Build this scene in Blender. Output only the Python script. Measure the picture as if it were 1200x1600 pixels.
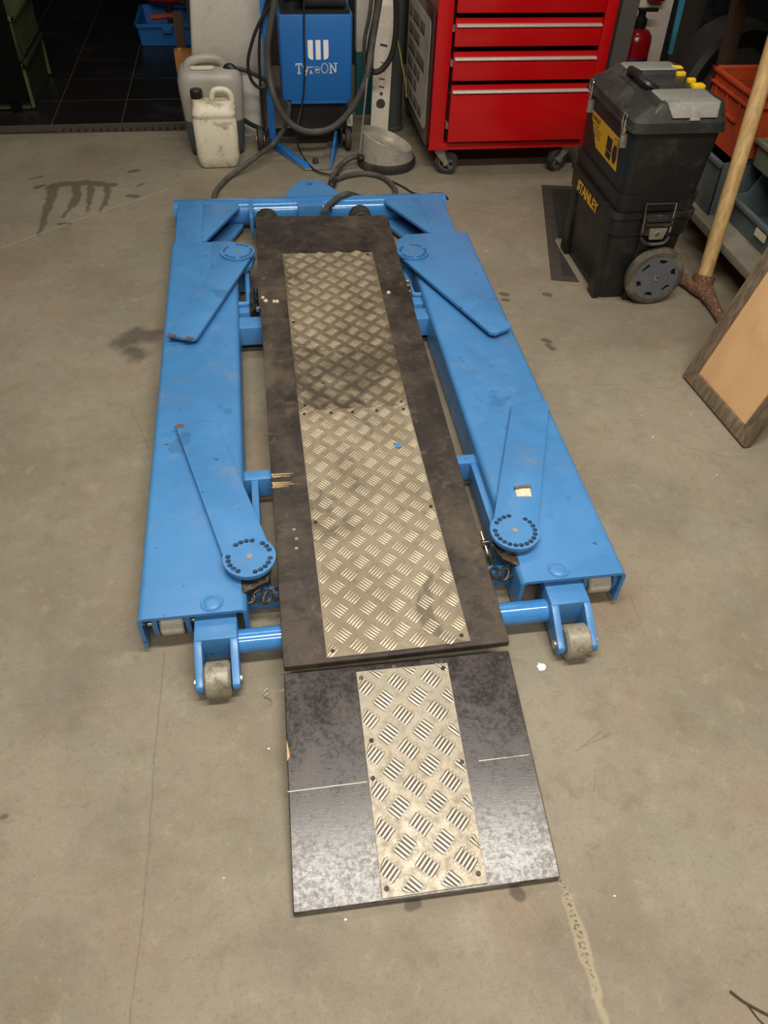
import bpy, bmesh, math, random
from mathutils import Vector, Matrix
random.seed(7)
for o in list(bpy.data.objects): bpy.data.objects.remove(o, do_unlink=True)
sc = bpy.context.scene
COL = sc.collection

# ------------------------------------------------------------------ camera
CAM = Vector((0, 0, 1.5)); FPX = 1202.0
RGT = Vector((0.9890988071546335, -0.1440060820882007, 0.030753829141876198))
DWN = Vector((-0.08274198223535986, -0.7162819567059951, -0.692888102707208))
FWD = Vector((0.12180851391033677, 0.6827901630948101, -0.7203889776502121))
cd = bpy.data.cameras.new('camera'); cam = bpy.data.objects.new('camera', cd); COL.objects.link(cam)
cd.sensor_fit = 'VERTICAL'; cd.sensor_height = 36; cd.lens = FPX/1600*36; cd.clip_start = .05
cam.matrix_world = Matrix(((RGT.x, -DWN.x, -FWD.x, CAM.x), (RGT.y, -DWN.y, -FWD.y, CAM.y), (RGT.z, -DWN.z, -FWD.z, CAM.z), (0, 0, 0, 1)))
sc.camera = cam
def ray(px, py): return RGT*((px-600)/FPX) + DWN*((py-800)/FPX) + FWD
def gp(px, py, z=0.0):                      # pixel -> point on a level plane
    d = ray(px, py); return CAM + d*((z-CAM.z)/d.z)
def at(px, py, ax, v):                      # pixel -> point on the plane axis = v
    d = ray(px, py); return CAM + d*((v-CAM[ax])/d[ax])

# ------------------------------------------------------------------ world and lamps
w = bpy.data.worlds.new('world'); sc.world = w; w.use_nodes = True
w.node_tree.nodes['Background'].inputs[0].default_value = (1.0, .95, .85, 1)
w.node_tree.nodes['Background'].inputs[1].default_value = .25
def area(name, loc, sx, sy, power, rot=(0, 0, 0), col=(1, .945, .85)):
    l = bpy.data.lights.new(name, 'AREA'); l.shape = 'RECTANGLE'; l.size = sx; l.size_y = sy
    l.energy = power; l.color = col
    o = bpy.data.objects.new(name, l); o.location = loc; o.rotation_euler = rot; COL.objects.link(o)
area('ceiling_lamp', (.45, .70, 3.15), 2.3, .26, 84)
area('ceiling_lamp', (.10, -1.2, 3.15), 2.0, .36, 62)
area('ceiling_lamp', (-.6, 2.9, 3.15), 1.6, .25, 17)
area('ceiling_lamp', (1.3, 3.6, 3.15), 1.3, .25, 9)
vs = sc.view_settings
vs.view_transform = 'Standard'; vs.look = 'None'; vs.gamma = 1; vs.use_curve_mapping = False
vs.exposure = 0.36

# ------------------------------------------------------------------ materials
def lin(h):
    h = h.lstrip('#'); c = [int(h[i:i+2], 16)/255 for i in (0, 2, 4)]
    return tuple(x/12.92 if x <= .04045 else ((x+.055)/1.055)**2.4 for x in c) + (1,)
class NT:
    def __init__(s, name):
        s.m = bpy.data.materials.new(name); s.m.use_nodes = True; s.t = s.m.node_tree
        s.b = s.t.nodes['Principled BSDF']
    def n(s, typ, **kw):
        nd = s.t.nodes.new(typ)
        for k, v in kw.items():
            if k.startswith('i_'):
                key = k[2:]; key = int(key) if key.isdigit() else key
                if hasattr(v, 'is_linked') or isinstance(v, bpy.types.NodeSocket): s.t.links.new(v, nd.inputs[key])
                else: nd.inputs[key].default_value = v
            else: setattr(nd, k, v)
        return nd
    def coord(s, which='Object'):
        return s.n('ShaderNodeTexCoord').outputs[which]
    def pos(s): return s.n('ShaderNodeNewGeometry').outputs['Position']
    def noise(s, vec, scale, detail=4, rough=.6, dist=0):
        nd = s.n('ShaderNodeTexNoise', i_Vector=vec); nd.inputs['Scale'].default_value = scale
        nd.inputs['Detail'].default_value = detail; nd.inputs['Roughness'].default_value = rough; nd.inputs['Distortion'].default_value = dist
        return nd.outputs['Fac']
    def mr(s, v, a, b, c=0., d=1.):
        nd = s.n('ShaderNodeMapRange', i_0=v); nd.interpolation_type = 'SMOOTHSTEP'
        for i, x in enumerate((a, b, c, d)): nd.inputs[1+i].default_value = x
        return nd.outputs[0]
    def math(s, op, a, b=0.):
        return s.n('ShaderNodeMath', operation=op, i_0=a, i_1=b).outputs[0]
    def mix(s, f, a, b):
        nd = s.n('ShaderNodeMix', data_type='RGBA'); 
        for sock, v in ((nd.inputs[0], f), (nd.inputs[6], a), (nd.inputs[7], b)):
            if isinstance(v, bpy.types.NodeSocket): s.t.links.new(v, sock)
            else: sock.default_value = v
        return nd.outputs[2]
    def set(s, key, v):
        if isinstance(v, bpy.types.NodeSocket): s.t.links.new(v, s.b.inputs[key])
        else: s.b.inputs[key].default_value = v
    def bump(s, h, strength=.3, dist=.002):
        nd = s.n('ShaderNodeBump', i_Height=h); nd.inputs['Strength'].default_value = strength; nd.inputs['Distance'].default_value = dist
        s.t.links.new(nd.outputs[0], s.b.inputs['Normal'])
    def scaled(s, vec, x, y, z):
        return s.n('ShaderNodeVectorMath', operation='MULTIPLY', i_0=vec, i_1=(x, y, z)).outputs[0]

def simple(name, col, rough=.5, metal=0., dirt=None, amt=.5, scale=9., lo=.5, hi=.68, fine=.12, bump=0., spec=.5, coat=0.):
    """paint / plastic / metal with mottled wear in a second colour"""
    m = NT(name); p = m.pos(); c = lin(col)
    f = m.noise(p, 160, 2); v = m.mr(f, .3, .7, 1-fine, 1+fine)
    cc = m.n('ShaderNodeVectorMath', operation='SCALE', i_0=c[:3]); m.t.links.new(v, cc.inputs['Scale']); colr = cc.outputs[0]
    if dirt:
        d = m.noise(p, scale, 6, .65, .4); k = m.mr(d, lo, hi, 0, amt)
        colr = m.mix(k, colr, lin(dirt))
        r = m.mr(d, lo, hi, rough, min(1, rough+.25)); m.set('Roughness', r)
    else: m.set('Roughness', rough)
    m.set('Base Color', colr); m.set('Metallic', metal); m.set('Specular IOR Level', spec); m.set('Coat Weight', coat)
    if bump: m.bump(m.noise(p, 220, 3), bump, .001)
    return m.m
M = {}
def m_blue():
    m = NT('dusty_blue_paint'); p = m.pos()
    a = m.noise(p, 3.5, 6, .7, .6); b = m.noise(p, 90, 3, .6); d = m.noise(p, 11, 5, .7, .3); e = m.noise(p, 38, 3, .6)
    c = m.mix(m.mr(a, .35, .65), lin('#4b87c0'), lin('#437db4'))
    c = m.mix(m.mr(d, .56, .76, 0, .42), c, lin('#7d8486'))
    c = m.mix(m.mr(a, .60, .74, 0, .3), c, lin('#857f74'))
    o2 = m.noise(p, 9, 3, .5, .2); c = m.mix(m.mr(o2, .66, .71, 0, .4), c, lin('#2c5a86')); c = m.mix(m.mr(e, .68, .74, 0, .7), c, lin('#24405c'))
    c = m.mix(m.mr(b, .66, .76, 0, .3), c, lin('#2c5884'))
    m.set('Base Color', c); m.set('Roughness', m.mr(d, .4, .7, .30, .52)); return m.m
M['blue'] = m_blue()
M['bluetube'] = simple('glossy_blue_tube', '#4083c4', .16, 0, '#5c7488', .4, 12, .55, .75, .05, coat=.4)
M['blue_clean'] = simple('blue_enamel', '#2a74bd', .38, 0, '#47545c', .5, 8, .6, .8, .05)
M['blue_dark'] = simple('blue_sheet', '#1f6ab5', .42, 0, None, fine=.06)
M['chip'] = simple('bare_steel_chip', '#6a5650', .7, .2)
M['steel'] = simple('bright_steel', '#b9b5ab', .32, .85, '#6c6253', .6, 25, .5, .7)
M['roller'] = simple('worn_nylon_roller', '#948d7d', .42, .15, '#5d5446', .75, 40, .5, .66)
M['nylon'] = simple('pale_nylon', '#b7b0a0', .45)
M['pull'] = simple('satin_aluminium', '#cfc8ba', .35, .35)
M['chrome'] = simple('chrome', '#d8d4ca', .16, 1.)
M['darksteel'] = simple('dark_steel', '#3a3733', .5, .5, '#8a8378', .6, 20)
M['grease_and_shade'] = simple('greasy_chain_and_shade', '#3b332b', .4, .3, '#7d6f60', .6, 60)
M['black'] = simple('black_plastic', '#1b1a19', .42, 0, '#3c3933', .5, 14, .5, .75, .06)
M['black2'] = simple('black_lid_plastic', '#2c2c29', .45, 0, '#4f4c44', .5, 10, .46, .7, .06)
M['rubber'] = simple('rubber', '#2a2724', .65, 0, '#57513f', .7, 16, .45, .7)
M['hose'] = simple('grey_rubber_hose', '#4b4841', .55, 0, '#6d675a', .6, 20)
M['hoseb'] = simple('black_rubber_hose', '#24221f', .5)
M['wheelgrey'] = simple('grey_wheel_plastic', '#5c5e63', .5, 0, '#6a675f', .5, 20)
M['tyre'] = simple('dusty_tyre', '#4a4437', .75, 0, '#7d7460', .7, 14, .42, .66)
M['red'] = simple('red_enamel', '#c4090f', .3, 0, None, fine=.04, coat=.2)
M['redside'] = simple('red_side_panel', '#8f4a44', .45, 0, '#5a4a42', .5, 6)
M['darkred'] = simple('dark_red_plastic', '#7a0a14', .4)
M['orange'] = simple('orange_plastic', '#b2441c', .5, 0, '#6f2f17', .5, 8)
M['orangered'] = simple('orange_red_plastic', '#b8452f', .5)
M['white_plastic'] = simple('dirty_white_plastic', '#ddd4bd', .45, 0, '#8d7c5c', .75, 13, .5, .68, .05)
M['levelw'] = simple('cream_level_paint', '#efe2d2', .45)
M['white'] = simple('white_paint', '#d3ccc0', .6, 0, '#a59c8c', .5, 5, .5, .7, .07)
M['pure'] = simple('white_print', '#f6f3f4', .5, fine=.02)
M['yellow'] = simple('yellow_plastic', '#f2c011', .4, 0, None)
M['yellowp'] = simple('yellow_print', '#e0a81c', .5)
M['grey_tray'] = simple('translucent_grey_tray', '#8f8c86', .4, 0, '#6b675d', .5, 12)
M['galv'] = simple('galvanised_steel', '#a8a294', .36, .55, '#5e584a', .6, 14, .48, .7)
M['galvb'] = simple('bright_galvanised_steel', '#c4beb0', .3, .45, '#857e6f', .5, 12, .5, .72)
M['grey_post'] = simple('grey_painted_pipe', '#4b4f4c', .5, .1, '#3a3c3a', .5, 9)
M['greypanel'] = simple('grey_panel', '#6f6a66', .6, 0)
M['teal'] = simple('teal_paint', '#1f5c63', .5)
M['cyan'] = simple('cyan_paint', '#3f8fa8', .45)
M['green'] = simple('dark_green_plastic', '#2b331a', .6, 0, '#2d3620', .6, 12)
M['greenlite'] = simple('green_plastic_rim', '#4d5830', .6)
M['bluebin'] = simple('blue_crate_plastic', '#1f6cb4', .45)
M['bin'] = simple('blue_grey_plastic_bin', '#5d6a6c', .5, 0, '#47504e', .5, 8)
M['bin2'] = simple('green_grey_plastic_bin', '#66705f', .5, 0, '#4c5549', .5, 8)
M['darkblue'] = simple('dark_blue_plastic', '#141a4e', .5)
M['paper'] = simple('paper', '#d9cfb4', .8, 0, '#a89a78', .5, 60)
M['wood'] = simple('pale_wood', '#c79a63', .6, 0, '#9c6f3e', .5, 10)
M['woodorange'] = simple('orange_wood', '#a8713f', .6, 0, '#7b4a28', .6, 18)
M['brownwood'] = simple('dark_brown_wood', '#4a3628', .7, 0, '#33251b', .6, 8)
M['black_sheet'] = simple('black_sheet', '#0d0f12', .45, 0, '#161d24', .5, 5)
M['rust'] = simple('rusty_iron', '#6b4a38', .8, .2, '#b08a6c', .7, 130, .5, .6, .2, .6)
M['ink'] = simple('dark_ink', '#4a463f', .6)
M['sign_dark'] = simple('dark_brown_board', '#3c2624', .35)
M['sign_face'] = simple('grey_board_face', '#b0a798', .3, 0, '#7b7468', .4, 6)
M['mat_edge'] = simple('black_mat_edge', '#3a342e', .8, 0, '#4c463b', .5, 20)
M['mat_mid'] = simple('black_mat_ribs', '#2a2724', .9, 0, '#3d382f', .6, 40)
M['pyel'] = simple('yellow_green_wire', '#b3a545', .5)
M['shelf'] = simple('grey_shelf_board', '#8b8576', .6, 0, '#6c675a', .5, 9)
M['wall'] = simple('grey_wall_paint', '#5f5a50', .85, 0, '#696459', .5, 3)
M['darkwall'] = simple('dark_wall_shade', '#34302c', .85, 0)
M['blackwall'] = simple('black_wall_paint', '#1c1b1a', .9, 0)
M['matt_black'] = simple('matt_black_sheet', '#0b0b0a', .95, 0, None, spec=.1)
M['ceil'] = simple('ceiling_paint', '#68635a', .9)
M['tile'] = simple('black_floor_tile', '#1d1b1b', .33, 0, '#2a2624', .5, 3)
M['grout'] = simple('pale_grout', '#57524a', .9)
M['drain'] = simple('drain_steel', '#5d5646', .5, .3, '#403a2e', .6, 18)
M['drainhole'] = simple('drain_channel', '#2b2721', .8)
M['ext'] = simple('extinguisher_red', '#8e0d16', .25, 0, None, coat=.3)

def m_wood_long(name, a, b, axis, rough=.6, k=(3, 60), dk='#6a5a45'):
    m = NT(name); p = m.pos(); s = [k[1]]*3; s[axis] = k[0]
    f = m.noise(m.scaled(p, *s), 1, 5, .6, .3); d = m.noise(p, 7, 4)
    c = m.mix(m.mr(f, .35, .65), lin(a), lin(b)); c = m.mix(m.mr(d, .55, .75, 0, .5), c, lin(dk))
    m.set('Base Color', c); m.set('Roughness', rough); m.bump(f, .15, .001); return m.m
M['handle'] = m_wood_long('mattock_handle_wood', '#c9a873', '#b08c5a', 2, .5, (4, 70), '#9c7c50')
M['framewood'] = m_wood_long('weathered_frame_wood', '#7c6a55', '#5d4f40', 2, .7, (8, 90))
M['panelwood'] = m_wood_long('hardboard_panel', '#d6ad7d', '#cfa475', 2, .65, (2, 9), '#c09468')

def m_ply(name, gloss_y=None):
    m = NT(name); p = m.pos()
    big = m.noise(p, 5, 6, .7, .5); fine = m.noise(m.scaled(p, 40, 260, 40), 1, 4, .7); spots = m.noise(p, 70, 4, .7)
    c = m.mix(m.mr(big, .36, .68), lin('#2b2420'), lin('#4b4036'))
    c = m.mix(m.mr(fine, .56, .75, 0, .35), c, lin('#6d6052'))
    c = m.mix(m.mr(spots, .62, .74, 0, .7), c, lin('#1c1613'))
    blot = m.noise(p, 19, 8, .72, .8); c = m.mix(m.mr(blot, .5, .62, 0, .6), c, lin('#1d1815')); c = m.mix(m.mr(blot, .44, .33, 0, .5), c, lin('#6a5c4c'))
    dust = m.noise(p, 2.6, 5, .7, .2)
    c = m.mix(m.mr(dust, .54, .74, 0, .5), c, lin('#6d604f'))
    m.set('Base Color', c)
    m.set('Roughness', m.mr(big, .3, .7, .42, .62))
    m.bump(fine, .12, .0008); return m.m
M['ply'] = m_ply('dark_film_plywood')
def m_rampply():
    m = NT('glossy_film_plywood'); p = m.pos()
    big = m.noise(p, 7, 6, .7, .5); fine = m.noise(m.scaled(p, 50, 420, 50), 1, 4, .7); spots = m.noise(p, 110, 6, .75, .1)
    c = m.mix(m.mr(big, .36, .68), lin('#2a2423'), lin('#443b39'))
    c = m.mix(m.mr(spots, .55, .70, 0, .55), c, lin('#1f1a1b'))
    m.set('Base Color', c)
    sep = m.n('ShaderNodeSeparateXYZ', i_0=p).outputs[1]
    worn = m.mr(sep, .66, .50, 0, 1)          # walked-on end is rubbed bare
    k = m.math('MULTIPLY', worn, m.mr(m.math('ADD', fine, m.math('MULTIPLY', big, .8)), .7, 1.05, 0, 1))
    c2 = m.mix(m.math('MULTIPLY', k, .35), c, lin('#8f8882')); m.set('Base Color', c2)
    m.set('Roughness', m.mr(m.math('ADD', m.math('MULTIPLY', spots, .6), m.math('MULTIPLY', big, .4)), .42, .62, .21, .40)); m.bump(fine, .12, .0008); m.set('Specular IOR Level', .5); return m.m
M['rampply'] = m_rampply()
M['scrape'] = simple('splintered_veneer', '#a8926f', .8, 0, '#5a4a38', .7, 120)
M['plyedge'] = simple('plywood_edge', '#5d4a38', .8, 0, '#2e2620', .7, 60)
def m_alu(name, base, dirt, dk, amt, metal, rough, band=None):
    m = NT(name); p = m.pos()
    d = m.noise(p, 5, 6, .7, .6); g = m.noise(p, 55, 4, .7); st = m.noise(p, 3.2, 5, .75, 1.0)
    c = m.mix(m.mr(d, .36, .66, 0, amt), lin(base), lin(dirt))
    c = m.mix(m.mr(g, .5, .72, 0, amt*.9), c, lin(dirt))
    c = m.mix(m.mr(st, .53, .66, 0, dk), c, lin('#463d31'))
    if band:                                # darker band across the plate, broken by noise
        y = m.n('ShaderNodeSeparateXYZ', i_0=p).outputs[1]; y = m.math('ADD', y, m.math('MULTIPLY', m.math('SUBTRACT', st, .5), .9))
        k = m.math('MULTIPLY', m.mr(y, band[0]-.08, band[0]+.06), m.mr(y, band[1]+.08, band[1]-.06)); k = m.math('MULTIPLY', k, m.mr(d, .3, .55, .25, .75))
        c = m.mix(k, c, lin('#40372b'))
    m.set('Base Color', c); m.set('Metallic', metal); m.set('Roughness', m.mr(g, .35, .7, rough, rough+.2)); return m.m
M['alu'] = m_alu('dusty_tread_plate', '#998d79', '#74654f', .6, .6, .25, .45)
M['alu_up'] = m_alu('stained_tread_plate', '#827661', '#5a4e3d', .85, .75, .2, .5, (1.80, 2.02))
M['alubar'] = m_alu('worn_highlit_tread_bars', '#d5c9af', '#9c8d72', .25, .4, .45, .32)  # bar colours lighter than the plates: their glint is put into the colour
M['alubar_up'] = m_alu('stained_highlit_tread_bars', '#c6b99e', '#85765d', .4, .6, .45, .36, (1.82, 2.0))
M['alur'] = m_alu('ramp_tread_plate', '#a39a88', '#7a6e58', .75, .4, .25, .40)
M['alurbar'] = m_alu('ramp_highlit_tread_bars', '#ddd6c6', '#a3987f', .2, .3, .5, .30)
M['grime'] = m_alu('grime_round_tread_bars', '#6a5d48', '#4d4334', .5, .5, .1, .6)
M['grime_d'] = m_alu('dust_round_tread_bars', '#7d6e58', '#655742', .5, .6, .15, .6)

def m_can(name):                            # translucent can, liquid stands up to z = .155
    m = NT(name); p = m.pos(); z = m.n('ShaderNodeSeparateXYZ', i_0=p).outputs[2]
    d = m.noise(p, 8, 4)
    a = m.mix(m.mr(d, .4, .7, 0, .6), lin('#a29d92'), lin('#8a857a'))
    c = m.mix(m.mr(z, .160, .156), a, lin('#4d545a'))
    m.set('Base Color', c); m.set('Roughness', .4); m.set('Transmission Weight', .0); return m.m
M['can'] = m_can('translucent_can_plastic')

# ------------------------------------------------------------------ concrete floor material
def m_floor():
    m = NT('stained_concrete'); p = m.pos()
    dn = m.n('ShaderNodeTexNoise', i_Vector=p); dn.inputs['Scale'].default_value = 22; dn.inputs['Detail'].default_value = 4
    off = m.n('ShaderNodeVectorMath', operation='SUBTRACT', i_0=dn.outputs['Color'], i_1=(.5, .5, .5)).outputs[0]
    def warped(k):
        a = m.n('ShaderNodeVectorMath', operation='MULTIPLY', i_0=off, i_1=(k, k, 0)).outputs[0]
        return m.n('ShaderNodeVectorMath', operation='ADD', i_0=p, i_1=a).outputs[0]
    def strokes(vec, segs):                 # distance field of capsules, smallest of (distance - radius)
        best = None
        for (a, b, r) in segs:
            A = Vector((a[0], a[1], 0)); B = Vector((b[0], b[1], 0)); BA = B-A; dd = max(BA.length_squared, 1e-9)
            pa = m.n('ShaderNodeVectorMath', operation='SUBTRACT', i_0=vec, i_1=A).outputs[0]
            h = m.n('ShaderNodeVectorMath', operation='DOT_PRODUCT', i_0=pa, i_1=BA/dd).outputs['Value']
            hc = m.n('ShaderNodeClamp', i_0=h).outputs[0]
            s = m.n('ShaderNodeVectorMath', operation='SCALE', i_0=-BA); m.t.links.new(hc, s.inputs['Scale'])
            q = m.n('ShaderNodeVectorMath', operation='ADD', i_0=pa, i_1=s.outputs[0]).outputs[0]
            l = m.n('ShaderNodeVectorMath', operation='LENGTH', i_0=q).outputs['Value']
            l = m.math('SUBTRACT', l, r)
            best = l if best is None else m.math('MINIMUM', best, l)
        return best
    def px(*pts): return [gp(x, y)[:2] for x, y in pts]
    def chain(r, *pts):
        q = px(*pts); rr = r if isinstance(r, (list, tuple)) else [r]*(len(q)-1)
        return [(q[i], q[i+1], rr[i]) for i in range(len(q)-1)]
    big = m.noise(p, 2.1, 6, .6, .3); mid = m.noise(p, 9, 6, .65); fine = m.noise(p, 130, 4, .7); gr = m.noise(p, 420, 2)
    hue = m.noise(p, 3.3, 3, .6, .5)
    c = m.mix(m.mr(big, .32, .7), lin('#8d8473'), lin('#7b7160'))
    c = m.mix(m.mr(hue, .5, .72, 0, .45), c, lin('#7d7d6c'))
    c = m.mix(m.mr(hue, .46, .28, 0, .4), c, lin('#8a715c'))
    c = m.mix(m.mr(mid, .52, .72, 0, .5), c, lin('#736854'))
    c = m.mix(m.mr(mid, .45, .28, 0, .35), c, lin('#a0957f'))
    m2 = m.noise(p, 28, 6, .7, .5); c = m.mix(m.mr(m2, .52, .7, 0, .4), c, lin('#6f6655')); c = m.mix(m.mr(m2, .44, .3, 0, .3), c, lin('#a39a86'))
    c = m.mix(m.mr(fine, .5, .7, 0, .38), c, lin('#6b604e'))
    c = m.mix(m.mr(gr, .58, .74, 0, .4), c, lin('#b5ab95')); c = m.mix(m.mr(m.noise(p, 300, 3), .6, .74, 0, .4), c, lin('#5a5042'))
    # water spill running in four fingers, left rear
    spill = (chain([.028, .024, .030, .028, .022], (82, 292), (100, 287), (118, 288), (135, 285), (158, 288), (178, 289))
             + chain([.026, .022, .016, .012], (84, 290), (80, 310), (72, 330), (67, 350), (60, 366))
             + chain([.022, .022, .012], (118, 290), (121, 306), (112, 322), (98, 339))
             + chain([.018, .014, .009], (142, 288), (141, 305), (138, 318), (137, 330))
             + chain([.016, .016, .010], (165, 288), (169, 303), (163, 320), (154, 332))
             + chain(.010, (48, 279), (66, 276)) + chain([.018], (58, 293), (66, 290)) + chain(.012, (72, 295), (78, 292))
             + chain(.018, (204, 268), (213, 267)) + chain(.010, (214, 291), (225, 287)) + chain(.018, (202, 306), (212, 307)) + chain(.014, (94, 350), (108, 349)))
    sp = m.mr(strokes(warped(.03), spill), .003, -.008, 0, .62)
    c = m.mix(sp, c, lin('#3c3727'))
    # oily marks beside the lift, right marks
    oil = (chain([.05, .045], (196, 533), (215, 523), (235, 525)) + chain(.035, (205, 548), (218, 555)) + chain(.02, (184, 532), (190, 535)))
    so = m.mr(strokes(warped(.07), oil), .02, -.03, 0, .62); c = m.mix(so, c, lin('#322b24'))
    dots = (chain(.013, (784, 459), (791, 460)) + chain(.011, (787, 468), (793, 469)) + chain(.012, (849, 531), (858, 534)) + chain(.011, (856, 539), (864, 545))
            + chain(.006, (4, 1277), (8, 1276)) + chain(.014, (853, 460), (858, 461)) + chain(.011, (640, 1415), (650, 1412)) + chain(.012, (806, 1392), (812, 1398)))
    c = m.mix(m.mr(strokes(warped(.012), dots), .003, -.004, 0, .6), c, lin('#332c25'))
    # big soft grime fields
    grime = chain([.10, .08], (120, 1050), (90, 1100), (60, 1110)) + chain(.07, (160, 1290), (190, 1280)) + chain(.05, (80, 1460), (110, 1480)) + chain(.06, (870, 1500), (920, 1560)) + chain(.05, (430, 1480), (460, 1500)) + chain(.05, (1050, 1540), (1080, 1590))
    c = m.mix(m.mr(strokes(warped(.16), grime), .04, -.12, 0, .42), c, lin('#665c52'))
    # saw joint rear left (pale), fine straight scratches, hairline crack right
    joint = chain(.002, (0, 388), (60, 366), (150, 333), (262, 296)) ; c = m.mix(m.mr(strokes(p, joint), .003, -.001, 0, .65), c, lin('#a89a7c'))
    hair = (chain(.0008, (257, 1020), (240, 1200), (232, 1330), (222, 1440), (202, 1600)) + chain(.0008, (895, 606), (930, 601), (970, 602), (1010, 606), (1045, 607), (1063, 598))
            + chain(.0008, (940, 1142), (905, 1170)) + chain(.001, (955, 1146), (900, 1172)) + chain(.0006, (930, 1210), (928, 1235))
            + chain(.0008, (205, 640), (232, 700)) + chain(.0007, (1080, 700), (1140, 715)) + chain(.0007, (985, 930), (1000, 970)))
    c = m.mix(m.mr(strokes(warped(.008), hair), .0022, -.0004, 0, .26), c, lin('#463d31'))
    # broken expansion joint running from the ramp corner to the bottom edge
    cw = warped(.02)
    pale = chain([.006, .010, .012, .010, .006], (876, 1378), (886, 1402), (900, 1440), (918, 1500), (934, 1555), (950, 1610))
    c = m.mix(m.mr(strokes(cw, pale), .003, -.004, 0, .75), c, lin('#a3967c'))
    dark = chain([.004, .005, .005, .003], (874, 1374), (886, 1402), (899, 1440), (917, 1500), (930, 1545))
    grit = m.mr(m.noise(p, 170, 3, .7), .45, .6)
    c = m.mix(m.math('MULTIPLY', m.mr(strokes(cw, dark), .004, -.002, 0, .8), grit), c, lin('#4a4034'))
    m.set('Base Color', c)
    ro = m.mr(mid, .3, .7, .6, .8); m.set('Roughness', ro)
    m.set('Specular IOR Level', .35)
    m.bump(m.math('ADD', m.math('MULTIPLY', fine, .6), m.math('MULTIPLY', mid, .8)), .18, .003)
    return m.m
M['floor'] = m_floor()

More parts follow.
